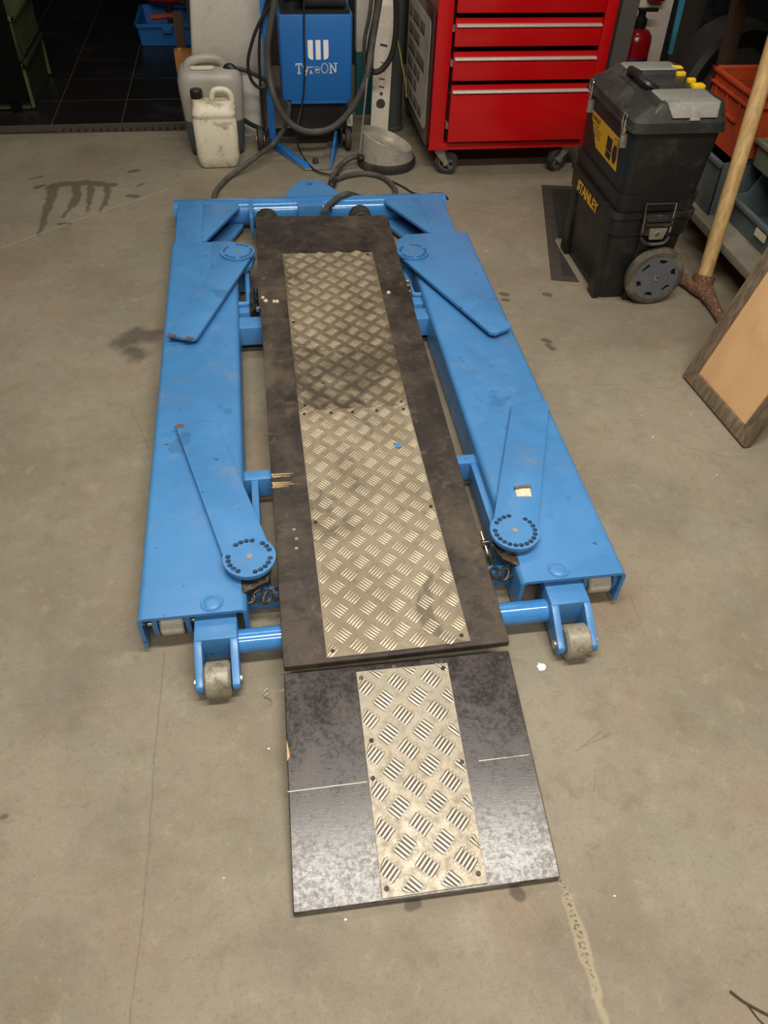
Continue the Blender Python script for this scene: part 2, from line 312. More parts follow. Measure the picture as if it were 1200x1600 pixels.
# ------------------------------------------------------------------ mesh helpers
ORG = {}
class MB:
    def __init__(s): s.v = []; s.f = []
    def add(s, vs, fs):
        n = len(s.v); s.v += [Vector(q) for q in vs]; s.f += [[n+i for i in f] for f in fs]; return s
    def box(s, x0, x1, y0, y1, z0, z1):
        return s.hexa([(x0, y0, z0), (x1, y0, z0), (x1, y1, z0), (x0, y1, z0)], [(x0, y0, z1), (x1, y0, z1), (x1, y1, z1), (x0, y1, z1)])
    def hexa(s, a, b):
        return s.add(list(a)+list(b), [(3, 2, 1, 0), (4, 5, 6, 7), (0, 1, 5, 4), (1, 2, 6, 5), (2, 3, 7, 6), (3, 0, 4, 7)])
    def loft(s, rings, caps=True):
        n = len(rings[0]); vs = [q for r in rings for q in r]; fs = []
        for k in range(len(rings)-1):
            for i in range(n):
                j = (i+1) % n; fs.append((k*n+i, k*n+j, (k+1)*n+j, (k+1)*n+i))
        if caps: fs += [tuple(range(n-1, -1, -1)), tuple((len(rings)-1)*n+i for i in range(n))]
        return s.add(vs, fs)
    def prism(s, poly, a, b, ax='z'):
        g = {'z': lambda u, v, w: (u, v, w), 'y': lambda u, v, w: (u, w, v), 'x': lambda u, v, w: (w, u, v)}[ax]
        return s.loft([[g(u, v, a) for u, v in poly], [g(u, v, b) for u, v in poly]])
    def cyl(s, p0, p1, r, r1=None, n=24):
        p0 = Vector(p0); p1 = Vector(p1); r1 = r if r1 is None else r1; d = (p1-p0).normalized()
        u = d.orthogonal().normalized(); v = d.cross(u)
        c = [(math.cos(2*math.pi*i/n), math.sin(2*math.pi*i/n)) for i in range(n)]
        return s.loft([[p0+(u*a+v*b)*r for a, b in c], [p1+(u*a+v*b)*r1 for a, b in c]])
    def pipe(s, p0, p1, ro, ri, n=32):
        p0 = Vector(p0); p1 = Vector(p1); d = (p1-p0).normalized(); u = d.orthogonal().normalized(); v = d.cross(u)
        c = [(math.cos(2*math.pi*i/n), math.sin(2*math.pi*i/n)) for i in range(n)]
        R = lambda p, r: [p+(u*a+v*b)*r for a, b in c]
        return s.loft([R(p0, ri), R(p0, ro), R(p1, ro), R(p1, ri), R(p0, ri)], False)
    def path(s, pts, r, n=10, sub=6, closed=False):
        pts = [Vector(q) for q in pts]
        if sub > 1:
            q = []; L = len(pts)
            for i in range(L-1):
                a = pts[max(i-1, 0)]; b = pts[i]; c = pts[i+1]; d = pts[min(i+2, L-1)]
                for k in range(sub):
                    t = k/sub; q.append(.5*((2*b)+(-a+c)*t+(2*a-5*b+4*c-d)*t*t+(-a+3*b-3*c+d)*t**3))
            q.append(pts[-1]); pts = q
        rings = []; u = None
        for i, q in enumerate(pts):
            t = (pts[min(i+1, len(pts)-1)]-pts[max(i-1, 0)]).normalized()
            u = t.orthogonal().normalized() if u is None else (u-t*u.dot(t)).normalized()
            v = t.cross(u); rr = r(i/(len(pts)-1)) if callable(r) else r
            rings.append([q+(u*math.cos(2*math.pi*k/n)+v*math.sin(2*math.pi*k/n))*rr for k in range(n)])
        return s.loft(rings)
    def lathe(s, prof, c=(0, 0, 0), n=32, ax='z', ring=False):
        if ring: prof = list(prof)+[prof[0]]
        c = Vector(c); g = {'z': lambda a, b, h: Vector((a, b, h)), 'y': lambda a, b, h: Vector((a, h, b)), 'x': lambda a, b, h: Vector((h, a, b))}[ax]
        return s.loft([[c+g(r*math.cos(2*math.pi*i/n), r*math.sin(2*math.pi*i/n), h) for i in range(n)] for r, h in prof], not ring)
    def holes(s, outer, holes, z0, z1):     # flat plate with real holes
        bm = bmesh.new(); loops = [outer]+list(holes); es = []
        for lp in loops:
            vs = [bm.verts.new((x, y, z1)) for x, y in lp]
            es += [bm.edges.new((vs[i], vs[(i+1) % len(vs)])) for i in range(len(vs))]
        bmesh.ops.triangle_fill(bm, use_beauty=True, use_dissolve=False, edges=es)
        bm.verts.index_update(); V = [v.co.copy() for v in bm.verts]; F = [[v.index for v in f.verts] for f in bm.faces]; bm.free()
        s.add(V, F); s.add([(v.x, v.y, z0) for v in V], [f[::-1] for f in F])
        for lp in loops:
            n = len(lp); s.add([(x, y, z1) for x, y in lp]+[(x, y, z0) for x, y in lp], [(i, (i+1) % n, n+(i+1) % n, n+i) for i in range(n)])
        return s
    def xf(s, Mx): s.v = [Mx @ q for q in s.v]; return s
    def build(s, name, mat, parent=None, bevel=0., seg=2, sharp=35, org=None):
        o0 = ORG.get(parent.name, Vector()) if parent else (Vector(org) if org else Vector())
        bm = bmesh.new(); vs = [bm.verts.new(q-o0) for q in s.v]
        for f in s.f:
            try: bm.faces.new([vs[i] for i in f])
            except ValueError: pass
        bmesh.ops.remove_doubles(bm, verts=bm.verts, dist=1e-6)
        bmesh.ops.recalc_face_normals(bm, faces=bm.faces)
        if bevel:
            ed = [e for e in bm.edges if len(e.link_faces) == 2 and e.calc_face_angle(0) > math.radians(30)]
            bmesh.ops.bevel(bm, geom=ed, offset=bevel, segments=seg, affect='EDGES', profile=.6, clamp_overlap=True)
        me = bpy.data.meshes.new(name); bm.to_mesh(me); bm.free()
        me.polygons.foreach_set('use_smooth', [True]*len(me.polygons)); me.set_sharp_from_angle(angle=math.radians(sharp))
        me.materials.append(M[mat] if isinstance(mat, str) else mat)
        ob = bpy.data.objects.new(name, me); COL.objects.link(ob)
        if parent: ob.parent = parent
        elif org: ob.location = org
        ORG[ob.name] = o0
        return ob
def tag(o, label=None, cat=None, group=None, kind=None):
    for k, v in (('label', label), ('category', cat), ('group', group), ('kind', kind)):
        if v: o[k] = v
    return o
def thing(name, loc, label, cat, group=None):
    o = bpy.data.objects.new(name, None); o.location = loc; o.empty_display_size = .1; COL.objects.link(o)
    ORG[o.name] = Vector(loc); return tag(o, label, cat, group)
def single(mb, name, mat, label, cat, loc, group=None, **kw):
    return tag(mb.build(name, mat, org=loc, **kw), label, cat, group)
def rrect(x0, x1, y0, y1, r, n=5):
    out = []
    for cx, cy, a0 in ((x1-r, y0+r, -90), (x1-r, y1-r, 0), (x0+r, y1-r, 90), (x0+r, y0+r, 180)):
        for i in range(n+1):
            a = math.radians(a0+90*i/n); out.append((cx+r*math.cos(a), cy+r*math.sin(a)))
    return out
def circ(cx, cy, r, n=16, a0=0): return [(cx+r*math.cos(2*math.pi*i/n+a0), cy+r*math.sin(2*math.pi*i/n+a0)) for i in range(n)]
def text_mb(s, size, M4, depth=.0006, extra=0.):
    cu = bpy.data.curves.new('tmp', 'FONT'); cu.body = s; cu.size = size; cu.align_x = 'CENTER'; cu.align_y = 'CENTER'; cu.extrude = depth/2; cu.offset = extra; cu.resolution_u = 3
    ob = bpy.data.objects.new('tmp', cu); COL.objects.link(ob); dg = bpy.context.evaluated_depsgraph_get(); dg.update()
    me = bpy.data.meshes.new_from_object(ob.evaluated_get(dg)); mb = MB(); mb.add([M4 @ v.co for v in me.vertices], [list(p.vertices) for p in me.polygons])
    bpy.data.objects.remove(ob); bpy.data.curves.remove(cu); bpy.data.meshes.remove(me); return mb
def stroke(mb, pts, wd, f, d=.0008):        # flat ribbon letter stroke; f maps (u, v, depth) to world
    for (a, b) in zip(pts[:-1], pts[1:]):
        a = Vector(a); b = Vector(b); t = (b-a).normalized(); nrm = Vector((-t.y, t.x))*wd/2; a2 = a-t*wd*.25; b2 = b+t*wd*.25
        q = [a2-nrm, b2-nrm, b2+nrm, a2+nrm]
        mb.hexa([f(p.x, p.y, 0) for p in q], [f(p.x, p.y, d) for p in q])

# ------------------------------------------------------------------ the setting
fl = MB(); fl.add([(-3, -2.2, 0), (2.65, -2.2, 0), (2.65, 4.19, 0), (-3, 4.19, 0)], [(0, 1, 2, 3)]); fl.add([(-.3, 4.19, 0), (2.65, 4.19, 0), (2.65, 5.2, 0), (-.3, 5.2, 0)], [(0, 1, 2, 3)])
tag(fl.build('floor', 'floor'), 'worn stained concrete workshop floor', 'floor', kind='structure')
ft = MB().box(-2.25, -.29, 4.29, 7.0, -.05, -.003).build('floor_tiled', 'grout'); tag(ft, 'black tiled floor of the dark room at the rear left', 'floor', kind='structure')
P = .345
proto = None
for i in range(6):
    for j in range(8):
        x0 = -1.032-P*3+P*i; y0 = 4.31+P*j
        if x0+P > -.28 or y0+P > 7.1: 
            if y0+P > 7.1: continue
        if proto is None:
            proto = MB().box(.002, P-.002, .001, P-.001, -.02, 0).build('tile', 'tile', ft, bevel=.0015, seg=1)
            o = proto
        else: o = proto.copy(); COL.objects.link(o)
        o.location = (x0, y0, 0)
g = thing('drain_grate', (-1.25, 4.24, 0), 'narrow steel floor drain grating along the edge of the black tiles', 'drain')
MB().box(-2.25, -.3, 4.19, 4.29, -.06, -.022).build('channel', 'drainhole', g)
MB().box(-2.25, -.3, 4.19, 4.207, -.02, 0).build('edge_bar', 'drain', g); MB().box(-2.25, -.3, 4.273, 4.29, -.02, .001).build('edge_bar', 'drain', g)
b0 = None
for i in range(53):
    if b0 is None: b0 = b = MB().hexa([(-.009, 4.206, -.018), (.011, 4.206, -.018), (.015, 4.274, -.018), (-.005, 4.274, -.018)], [(-.009, 4.206, -.002), (.011, 4.206, -.002), (.015, 4.274, -.002), (-.005, 4.274, -.002)]).build('grate_bar', 'drain', g)
    else: b = b0.copy(); COL.objects.link(b)
    b.location.x = -2.23+i*.0365+1.25
def wall(name, mat, *bx):
    mb = MB()
    for q in bx: mb.box(*q)
    return tag(mb.build(name, mat), kind='structure')
wall('ceiling', 'ceil', (-3, 2.65, -2.2, 5.2, 3.3, 3.4))
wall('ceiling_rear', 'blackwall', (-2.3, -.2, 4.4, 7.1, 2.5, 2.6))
wall('wall_left', 'wall', (-3.1, -3, -2.2, 4.3, 0, 3.3))
wall('wall_right', 'wall', (2.65, 2.75, -2.2, 5.2, 0, 3.3))
wall('wall_front', 'wall', (-3, 2.65, -2.3, -2.2, 0, 3.3))
wall('wall_back', 'darkwall', (-.2, 2.65, 5.2, 5.3, 0, 3.3))  # wall colour holds the shadow behind the power unit
wall('wall_light_block', 'wall', (-3, -.2, 4.3, 4.4, 2.05, 3.3), (-3, -2.25, 4.3, 4.4, 0, 2.05))  # unseen lintel added to keep ceiling light out of the rear room
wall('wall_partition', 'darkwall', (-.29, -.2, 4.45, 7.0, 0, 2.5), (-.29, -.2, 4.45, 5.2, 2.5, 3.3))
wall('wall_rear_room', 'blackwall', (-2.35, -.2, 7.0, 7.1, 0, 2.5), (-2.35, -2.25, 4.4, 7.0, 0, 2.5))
# white pillar standing at the end of the partition, its foot spread to the left
mb = MB()
def sec(z, x0, x1, y0, y1): return [(x, y, z) for x, y in rrect(x0, x1, y0, y1, .02, 4)]
mb.loft([sec(0, -.315, .02, 4.10, 4.40), sec(.16, -.298, .03, 4.10, 4.40), sec(.27, -.285, .06, 4.125, 4.40), sec(.33, -.278, .075, 4.09, 4.40), sec(.75, -.235, .085, 4.09, 4.40), sec(1.6, -.2, .09, 4.09, 4.40), sec(3.3, -.2, .09, 4.09, 4.40)])
tag(mb.build('wall_pillar', 'white'), 'white rendered pillar behind the two plastic cans', 'pillar', kind='structure')

# ------------------------------------------------------------------ the lift
L = thing('vehicle_lift', (.2, 1.9, 0), 'low blue steel scissor lift with two side beams and four swing arms, on the floor', 'vehicle lift')
def beam(x0, x1):
    z0, z1, t, r = .018, .125, .009, .016
    def arc(cx, cz, rad, a0, a1, n=5): return [(cx+rad*math.cos(math.radians(a0+(a1-a0)*i/n)), cz+rad*math.sin(math.radians(a0+(a1-a0)*i/n))) for i in range(n+1)]
    outer = [(x0, z0)]+arc(x0+r, z1-r, r, 180, 90)+arc(x1-r, z1-r, r, 90, 0)+[(x1, z0)]
    inner = [(x1-t, z0)]+arc(x1-r, z1-r, r-t, 0, 90)+arc(x0+r, z1-r, r-t, 90, 180)+[(x0+t, z0)]
    mb = MB(); pts = outer+inner; n = len(pts); no = len(outer)
    def ring(y, dz=0): return [(u, y+((.018 if v > z1-.002 else 0)-.018 if False else 0), v) for u, v in pts]
    a = ring(1.044); b = ring(2.745)
    fs = [(i, (i+1) % n, n+(i+1) % n, n+i) for i in range(n)]
    for k in (0, n):
        for i in range(no-1):
            q = (k+i, k+i+1, k+n-2-i, k+n-1-i); fs.append(q if k == 0 else q[::-1])
    mb.add(a+b, fs); return mb
BL = beam(-.348, -.110).build('side_beam', 'blue', L); BR = beam(.515, .770).build('side_beam', 'blue', L)
for x0, x1, pr in ((-.348, -.110, BL), (.515, .770, BR)):     # welded plug nut seen in the front of each beam
    cx = -.186 if x0 < 0 else .611
    MB().lathe([(.026, .1245), (.024, .1275), (.019, .1265), (.015, .129), (.004, .1285)], (cx, 1.072, 0), 24).build('plug_weld', 'blue', pr)
# pivot plates at the rear inside corners
MB().prism([(-.20, 2.742), (-.13, 2.74), (-.062, 2.685), (-.046, 2.62), (-.06, 2.55), (-.115, 2.50), (-.20, 2.50)], .112, .129).build('pivot_plate', 'blue', L, bevel=.003)
MB().prism([(.60, 2.742), (.53, 2.735), (.488, 2.70), (.466, 2.60), (.47, 2.54), (.52, 2.49), (.60, 2.50)], .112, .129).build('pivot_plate', 'blue', L, bevel=.003)
MB().prism([(-.17, 1.24), (-.06, 1.22), (-.05, 1.16), (-.06, 1.12), (-.12, 1.09), (-.17, 1.10)], .112, .124).build('pivot_plate', 'grease_and_shade', L, bevel=.003)
MB().prism([(.58, 1.24), (.49, 1.22), (.475, 1.16), (.49, 1.12), (.53, 1.09), (.58, 1.10)], .112, .124).build('pivot_plate', 'grease_and_shade', L, bevel=.003)
# swing arms
def arm(tipa, tipb, hub, r, z, skip, n=22, a0=0.):
    A = Vector(tipa); B = Vector(tipb); H = Vector(hub); C = (A+B)/2; d = (C-H).normalized(); nn = Vector((-d.y, d.x))
    ha = (A-C).dot(nn); s = 1 if ha > 0 else -1; wA = abs(ha); wB = abs((B-C).dot(nn)); wh = r*.90
    top = z+.012; ch = .014
    e = [H+nn*s*wh, A-d*ch, A-nn*s*ch, B+nn*s*ch, B-d*ch, H-nn*s*wh]
    arc = []
    th = math.atan2(-(nn*s).y, -(nn*s).x); turn = -1 if (d.x*(nn*s).y-d.y*(nn*s).x) > 0 else 1
    for i in range(1, 12):
        a = th+turn*math.pi*i/12; arc.append(H+Vector((math.cos(a), math.sin(a)))*wh)
    mb = MB().prism([tuple(q) for q in e+arc], z, top)
    o = mb.build('swing_arm', 'blue', L, bevel=.002)
    hs = [circ(hub[0]+r*.80*math.cos(2*math.pi*i/n+a0), hub[1]+r*.80*math.sin(2*math.pi*i/n+a0), r*.105, 12) for i in range(n) if i not in skip]
    MB().holes(circ(hub[0], hub[1], r, 48), hs, top, top+.009).build('pivot_disc', 'blue', o)
    MB().lathe([(.008, top+.008), (.007, top+.0105), (.003, top+.0105)], (hub[0], hub[1], 0), 16).build('centre_pin', 'galv', o)
    MB().cyl((hub[0], hub[1], top-.001), (hub[0], hub[1], top+.0008), r*.92, n=40).build('hole_shade_disc', 'grease_and_shade', o)  # dark disc added under the pivot disc so its holes look shaded
    MB().cyl((hub[0], hub[1], .02), (hub[0], hub[1], z), .036).build('pivot_post', 'blue', o)
    return o
a1 = arm((-.286, 1.672), (-.181, 1.692), (-.099, 1.172), .0605, .133, (0, 4, 9, 10, 16, 17), 23, .05)
a2 = arm((.766, 1.668), (.657, 1.674), (.5305, 1.180), .060, .133, (4, 9, 3), 22, .2)
a3 = arm((-.330, 2.105), (-.240, 2.068), (-.105, 2.598), .060, .140, (2, 7, 8, 13, 18), 24)
a4 = arm((.760, 2.046), (.680, 2.008), (.517, 2.546), .057, .140, (2, 7, 8, 13, 18), 24)
for (x, y, ax_, zz) in ((-.313, 2.098, a3, .1522), (-.262, 2.078, a3, .1522), (-.276, 1.668, a1, .1452)):
    MB().prism([(x-.014, y-.006), (x+.012, y-.009), (x+.015, y+.004), (x-.004, y+.010)], zz-.001, zz+.0004).build('paint_chip', 'chip', ax_)
# cross members under the deck
for y0, y1, z0, z1, xa, xb in ((2.195, 2.262, .036, .102, -.112, .518), (1.486, 1.522, .032, .096, -.112, .518), (1.120, 1.140, .020, .078, -.112, .518)):
    MB().box(xa, xb, y0, y1, z0, z1).build('crossbar', 'blue', L, bevel=.004)
MB().cyl((-.135, 1.012, .053), (.58, 1.012, .053), .0275, n=32).build('front_tube', 'bluetube', L)
# small upright lugs on the front bar
for x in (-.085, .512): MB().prism([(x-.008, .07), (x+.008, .07), (x+.006, .10), (x-.006, .10)], 1.123, 1.15, 'y').build('lug', 'blue', L, bevel=.002)
# rear frame: necks, gussets, tube, tow plate
for x0, x1 in ((-.338, -.236), (.630, .730)):
    MB().box(x0, x1, 2.742, 3.115, .026, .119).build('neck', 'blue', L, bevel=.008, seg=3)
MB().cyl((-.356, 3.115, .066), (.752, 3.100, .066), .052, n=40).build('rear_tube', 'bluetube', L, bevel=.004)
for x0, s in ((-.238, 1), (.632, -1)):
    MB().prism([(x0, 2.768), (x0, 3.075), (x0+s*.14, 3.07), (x0+s*.14, 3.035), (x0+s*.012, 2.768)], .106, .119).build('gusset_plate', 'blue', L, bevel=.003)
    MB().prism([(x0, 2.80), (x0, 3.08), (x0+s*.15, 3.09), (x0+s*.15, 3.055), (x0+s*.04, 2.80)], .020, .036).build('gusset_plate', 'blue', L, bevel=.003)
MB().holes([(.098, 3.12), (.308, 3.12), (.308, 3.19), (.262, 3.272), (.238, 3.300), (.166, 3.300), (.142, 3.272), (.098, 3.19)][::1], [circ(.2, 3.262, .013, 14)], .095, .107).build('tow_plate', 'blue', L)
# forks with load rollers
def fork(cx, w_, rw):
    f = MB().box(cx-w_/2, cx+w_/2, .992, 1.075, .020, .099).build('roller_fork', 'blue', L, bevel=.006)
    prof = [(1.0, .097), (.985, .094), (.938, .066), (.908, .050)]+[(.926+.024*math.cos(math.radians(a)), .038+.024*math.sin(math.radians(a))) for a in range(150, 271, 20)]+[(.97, .022), (1.0, .024)]
    for s in (-1, 1):
        xo = cx+s*w_/2; xi = cx+s*(w_/2-.017)
        MB().prism(prof, min(xo, xi), max(xo, xi), 'x').build('fork_cheek', 'blue', f, bevel=.004)
        MB().lathe([(.011, min(0, s*.004)), (.011, max(0, s*.004)), (.004, max(0, s*.004))] if s > 0 else [(.004, -.004), (.011, -.004), (.011, 0)], (xo, .926, .038), 16, 'x').build('axle_end', 'steel', f)
    MB().lathe([(.012, -rw/2), (.034, -rw/2), (.040, -rw/2+.005), (.040, rw/2-.005), (.034, rw/2), (.012, rw/2)], (cx, .928, .040), 36, 'x').build('roller', 'roller', f)
fork(-.181, .094, .056); fork(.622, .094, .058)
# small guide rollers inside the open beam ends
for x0, x1 in ((-.306, -.254), (.692, .748)):
    r_ = MB().lathe([(.010, 0), (.026, 0), (.030, .004), (.030, x1-x0-.004), (.026, x1-x0), (.010, x1-x0)], (x0, 1.078, .062), 30, 'x').build('guide_roller', 'nylon', L)
    for x in (x0-.016, x1+.004):
        MB().prism([(1.062, .035), (1.11, .035), (1.11, .115), (1.068, .115), (1.056, .075)], x, x+.012, 'x').build('roller_bracket', 'blue', r_, bevel=.002)
    MB().cyl((x0-.03, 1.078, .062), (x1+.03, 1.078, .062), .006, n=12).build('axle', 'steel', r_)
# U-shaped hand loops and stays along the beam insides
MB().path([(-.112, 2.345, .10), (-.086, 2.345, .10), (-.078, 2.36, .10), (-.078, 2.46, .10), (-.080, 2.60, .10)], .009, 8, 5).build('guard_loop', 'blue', L)
MB().box(-.112, -.076, 2.300, 2.347, .03, .094).build('loop_bracket', 'blue', L, bevel=.004)
MB().path([(.520, 2.352, .10), (.500, 2.352, .10), (.489, 2.365, .10), (.486, 2.45, .10), (.474, 2.51, .10), (.466, 2.515, .10), (.464, 2.42, .09)], .008, 8, 5).build('guard_loop', 'blue', L)
MB().box(.482, .518, 2.300, 2.354, .03, .094).build('loop_bracket', 'blue', L, bevel=.004)
for x, y0, y1 in ((-.083, 1.488, 1.20), (.507, 1.488, 1.20)):
    MB().box(x-.009, x+.009, y1, y0, .030, .093).build('stay_plate', 'blue', L, bevel=.002)
for x, s in ((-.064, 1), (.478, -1)):
    MB().cyl((x-s*.004, 1.21, .075), (x+s*.012, 1.21, .075), .012, n=14).build('lock_pin', 'chrome', L)
    MB().box(x+s*.006-.0015, x+s*.006+.0015, 1.14, 1.25, .07, .082).build('lock_lever', 'chrome', L)
# chain at each front pivot
for cx, s in ((-.09, 1), (.52, -1)):
    for k in range(4):
        a = k*.022*s; mb = MB(); c = Vector((cx+a-.02*s, 1.105+.006*(k % 2), .085)); th = .6*k
        pts = [c+Vector((.015*math.cos(t)*math.cos(th)-.009*math.sin(t)*math.sin(th), .015*math.cos(t)*math.sin(th)+.009*math.sin(t)*math.cos(th), .006*math.sin(t+k))) for t in [i*math.pi/5 for i in range(11)]]
        mb.path(pts, .004, 6, 2).build('chain_link', 'grease_and_shade', L)
# rear latch with bright toggle on the left, bolts on the right
la = MB().box(-.072, -.044, 2.33, 2.395, .05, .118).build('latch_block', 'darksteel', L, bevel=.003)
for x in (-.056, -.046): MB().cyl((x, 2.385, .13), (x, 2.325, .122), .0028, n=8).build('latch_prong', 'chrome', la)
MB().path([(-.056, 2.35, .128), (-.050, 2.30, .128), (-.042, 2.262, .128), (-.030, 2.222, .132)], .003, 8, 3).build('latch_lever', 'chrome', la)
MB().cyl((-.046, 2.262, .122), (-.046, 2.262, .134), .006, n=10).build('latch_knob', 'chrome', la)
for y in (2.37, 2.40, 2.33): MB().cyl((.466, y, .125), (.480, y, .125), .006, n=8).build('bolt', 'chrome', L)
MB().cyl((.470, 2.40, .07), (.484, 2.40, .07), .05, n=28).build('scissor_hub', 'darksteel', L)
# black rubber deck rollers in front of the rear tube
for x in (.008, .372): MB().lathe([(.012, 0), (.038, 0), (.043, .006), (.043, .07), (.036, .078), (.012, .078)], (x, 2.862, .118), 30, 'y').build('deck_buffer', 'rubber', L)
MB().cyl((.045, 2.925, .10), (.33, 2.918, .10), .008, n=12).build('rear_axle', 'chrome', L)
MB().prism([(-.058, .05), (-.044, .05), (-.044, .13), (-.058, .13)], 2.92, 3.08, 'y').build('hinge_lug', 'blue', L, bevel=.003)
MB().box(.135, .235, 3.02, 3.07, .075, .123).build('hinge_block', 'blue', L, bevel=.004)

# ------------------------------------------------------------------ plywood deck on the lift
SL = (.165-.095)/(2.84-.905)
def dz(y): return .095+(y-.905)*SL
def dk(x, y, h=0): return (x, y, dz(y)+h)
D = thing('plywood_deck', (.21, 1.87, .11), 'long dark plywood deck with two aluminium tread plates, laid along the lift', 'deck board')
MB().hexa([dk(-.039, .905, -.0175), (.455, .909, dz(.909)-.0175), dk(.466, 2.826, -.0175), dk(-.037, 2.855, -.0175)], [dk(-.039, .905), dk(.455, .909), dk(.466, 2.826), dk(-.037, 2.855)]).build('board', 'ply', D, bevel=.0015, seg=1)
def tread(f, corners, pitch, ln, wd, ht, off=(0, 0), grime=None, gk=1.6):
    """corners FL FR RR RL in plan; five-bar clusters, alternate ones turned a quarter"""
    FLc, FRc, RRc, RLc = [Vector(c) for c in corners]; mb = MB()
    u0 = min(FLc.x, RLc.x); u1 = max(FRc.x, RRc.x); v0 = min(FLc.y, FRc.y); v1 = max(RLc.y, RRc.y)
    def inside(q):
        t = (q.y-v0)/(v1-v0); xl = FLc.x+(RLc.x-FLc.x)*t; xr = FRc.x+(RRc.x-FRc.x)*t
        return xl+.002, xr-.002, v0+.002, v1-.002
    ni = int((u1-u0)/pitch*2)+4; nj = int((v1-v0)/pitch*2)+4
    for i in range(-2, ni):
        for j in range(-2, nj):
            if (i+j) % 2: continue
            c = Vector((u0+off[0]+i*pitch/2, v0+off[1]+j*pitch/2)); k = i % 2
            d = Vector((1, -1)).normalized() if k else Vector((1, 1)).normalized(); e = Vector((-d.y, d.x))
            for b in range(-2, 3):
                q = c+e*b*pitch*.108
                xl, xr, ya, yb = inside(q)
                if not (xl < q.x < xr and ya < q.y < yb): continue
                base = [(-.5, 0), (-.28, -.5), (.28, -.5), (.5, 0), (.28, .5), (-.28, .5)]
                pt = [q+d*a*ln+e*h*wd for a, h in base]; tp = [q+d*a*ln for a in (-.33, .33)]
                cl = lambda p: Vector((min(max(p.x, xl), xr), min(max(p.y, ya), yb)))
                pt = [cl(p) for p in pt]; tp = [cl(p) for p in tp]
                if grime is not None:
                    g2 = [cl(q+d*a*ln*1.06+e*h*wd*gk) for a, h in base]; grime.add([f(p.x, p.y, .0002) for p in g2], [(0, 1, 2, 3, 4, 5)])
                mb.add([f(p.x, p.y, 0.0003) for p in pt]+[f(p.x, p.y, ht) for p in tp], [(0, 1, 6), (1, 2, 7, 6), (2, 3, 7), (3, 4, 7), (4, 5, 6, 7), (5, 0, 6)])
    return mb
def plate(parent, f, corners, th, mat, barmat, pitch, off, screws, gmat='grime_d', screwmat='darksteel', bw=.068, gk=1.6):
    mb = MB(); mb.hexa([f(x, y, .0002) for x, y in corners], [f(x, y, th) for x, y in corners])
    o = mb.build('tread_plate', mat, parent, bevel=.0006, seg=1)
    GM = MB(); tb = tread(lambda x, y, h: f(x, y, th+h), corners, pitch, pitch*.50, pitch*bw, .0015, off, GM, gk).build('tread_bars', barmat, o, sharp=170); tag(tb, kind='stuff')
    tag(GM.build('tread_grime', gmat, o), kind='stuff')
    for x, y in screws:
        p0 = Vector(f(x, y, th-.001)); p1 = Vector(f(x, y, th+.0018))
        MB().cyl(p0, p1, .0052, .0045, 12).build('screw', screwmat, o)
def dplate(x, y, h=0): return (x, y, dz(y)+h)
c1 = [(.053, .915), (.369, .919), (.362, 1.712), (.050, 1.722)]
c2 = [(.050, 1.722), (.362, 1.712), (.372, 2.555), (.051, 2.572)]
plate(D, dplate, c1, .0028, 'alu', 'alubar', .0655, (.01, .02), [(.068, .93), (.352, .936), (.062, 1.30), (.355, 1.32), (.064, 1.705), (.20, 1.70), (.14, 1.702), (.27, 1.698), (.346, 1.697)])
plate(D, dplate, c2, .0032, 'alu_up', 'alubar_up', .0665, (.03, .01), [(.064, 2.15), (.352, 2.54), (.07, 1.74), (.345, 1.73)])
for (x, y) in ((.008, 1.285), (.012, 1.255), (.010, 1.225), (.41, 2.42), (-.02, 2.42)):
    MB().cyl(dk(x, y, -.001), dk(x, y, .0008), .0045, n=10).build('screw', 'steel', D)
# pale splintered scrapes at the deck edge
for k, (y, x0, x1) in enumerate(((1.478, -.038, .018), (1.470, -.036, .010), (1.447, -.038, .012), (1.440, -.036, .020), (1.433, -.038, .004))):
    MB().hexa([dk(x0, y-.003, -.001), dk(x1, y-.001, -.001), dk(x1, y+.001, -.001), dk(x0, y+.004, -.001)], [dk(x0, y-.003, .0005), dk(x1, y-.001, .0005), dk(x1, y+.001, .0005), dk(x0, y+.004, .0005)]).build('scrape', 'scrape', D)

# ------------------------------------------------------------------ ramp board
RZ = lambda y: .020+(y-.444)*(.076-.020)/(.902-.444)
R = thing('ramp_board', (.2, .67, 0), 'short dark plywood ramp with a bright aluminium tread plate, sloping down to the floor', 'ramp')
rp = lambda x, y, h=0: (x, y, RZ(y)+h)
MB().hexa([(-.052, .444, .0005), (.440, .440, .0005), rp(.453, .900, -.019), rp(-.040, .902, -.019)], [rp(-.052, .444), rp(.440, .440), rp(.453, .900), rp(-.040, .902)]).build('board', 'rampply', R, bevel=.002, seg=1)
cr = [(.108, .446), (.303, .447), (.312, .885), (.113, .887)]
plate(R, rp, cr, .0026, 'alur', 'alurbar', .0725, (.018, .045), [(.118, .462), (.289, .465), (.119, .66), (.300, .67), (.126, .735), (.122, .872), (.300, .873)], 'grime', bw=.058, gk=2.0)
for x, y in ((-.022, .884), (.195, .89), (.43, .885)): MB().cyl(rp(x, y, -.001), rp(x, y, .001), .005, n=10).build('screw', 'darksteel', R)
for sx, y, ln in ((-.048, .655, .155), (.335, .668, .105)):
    MB().hexa([rp(sx, y, -.001), rp(sx+ln, y, -.001), rp(sx+ln, y+.0013, -.001), rp(sx, y+.0013, -.001)], [rp(sx, y, .0004), rp(sx+ln, y, .0004), rp(sx+ln, y+.0013, .0004), rp(sx, y+.0013, .0004)]).build('scratch', 'galv', R)
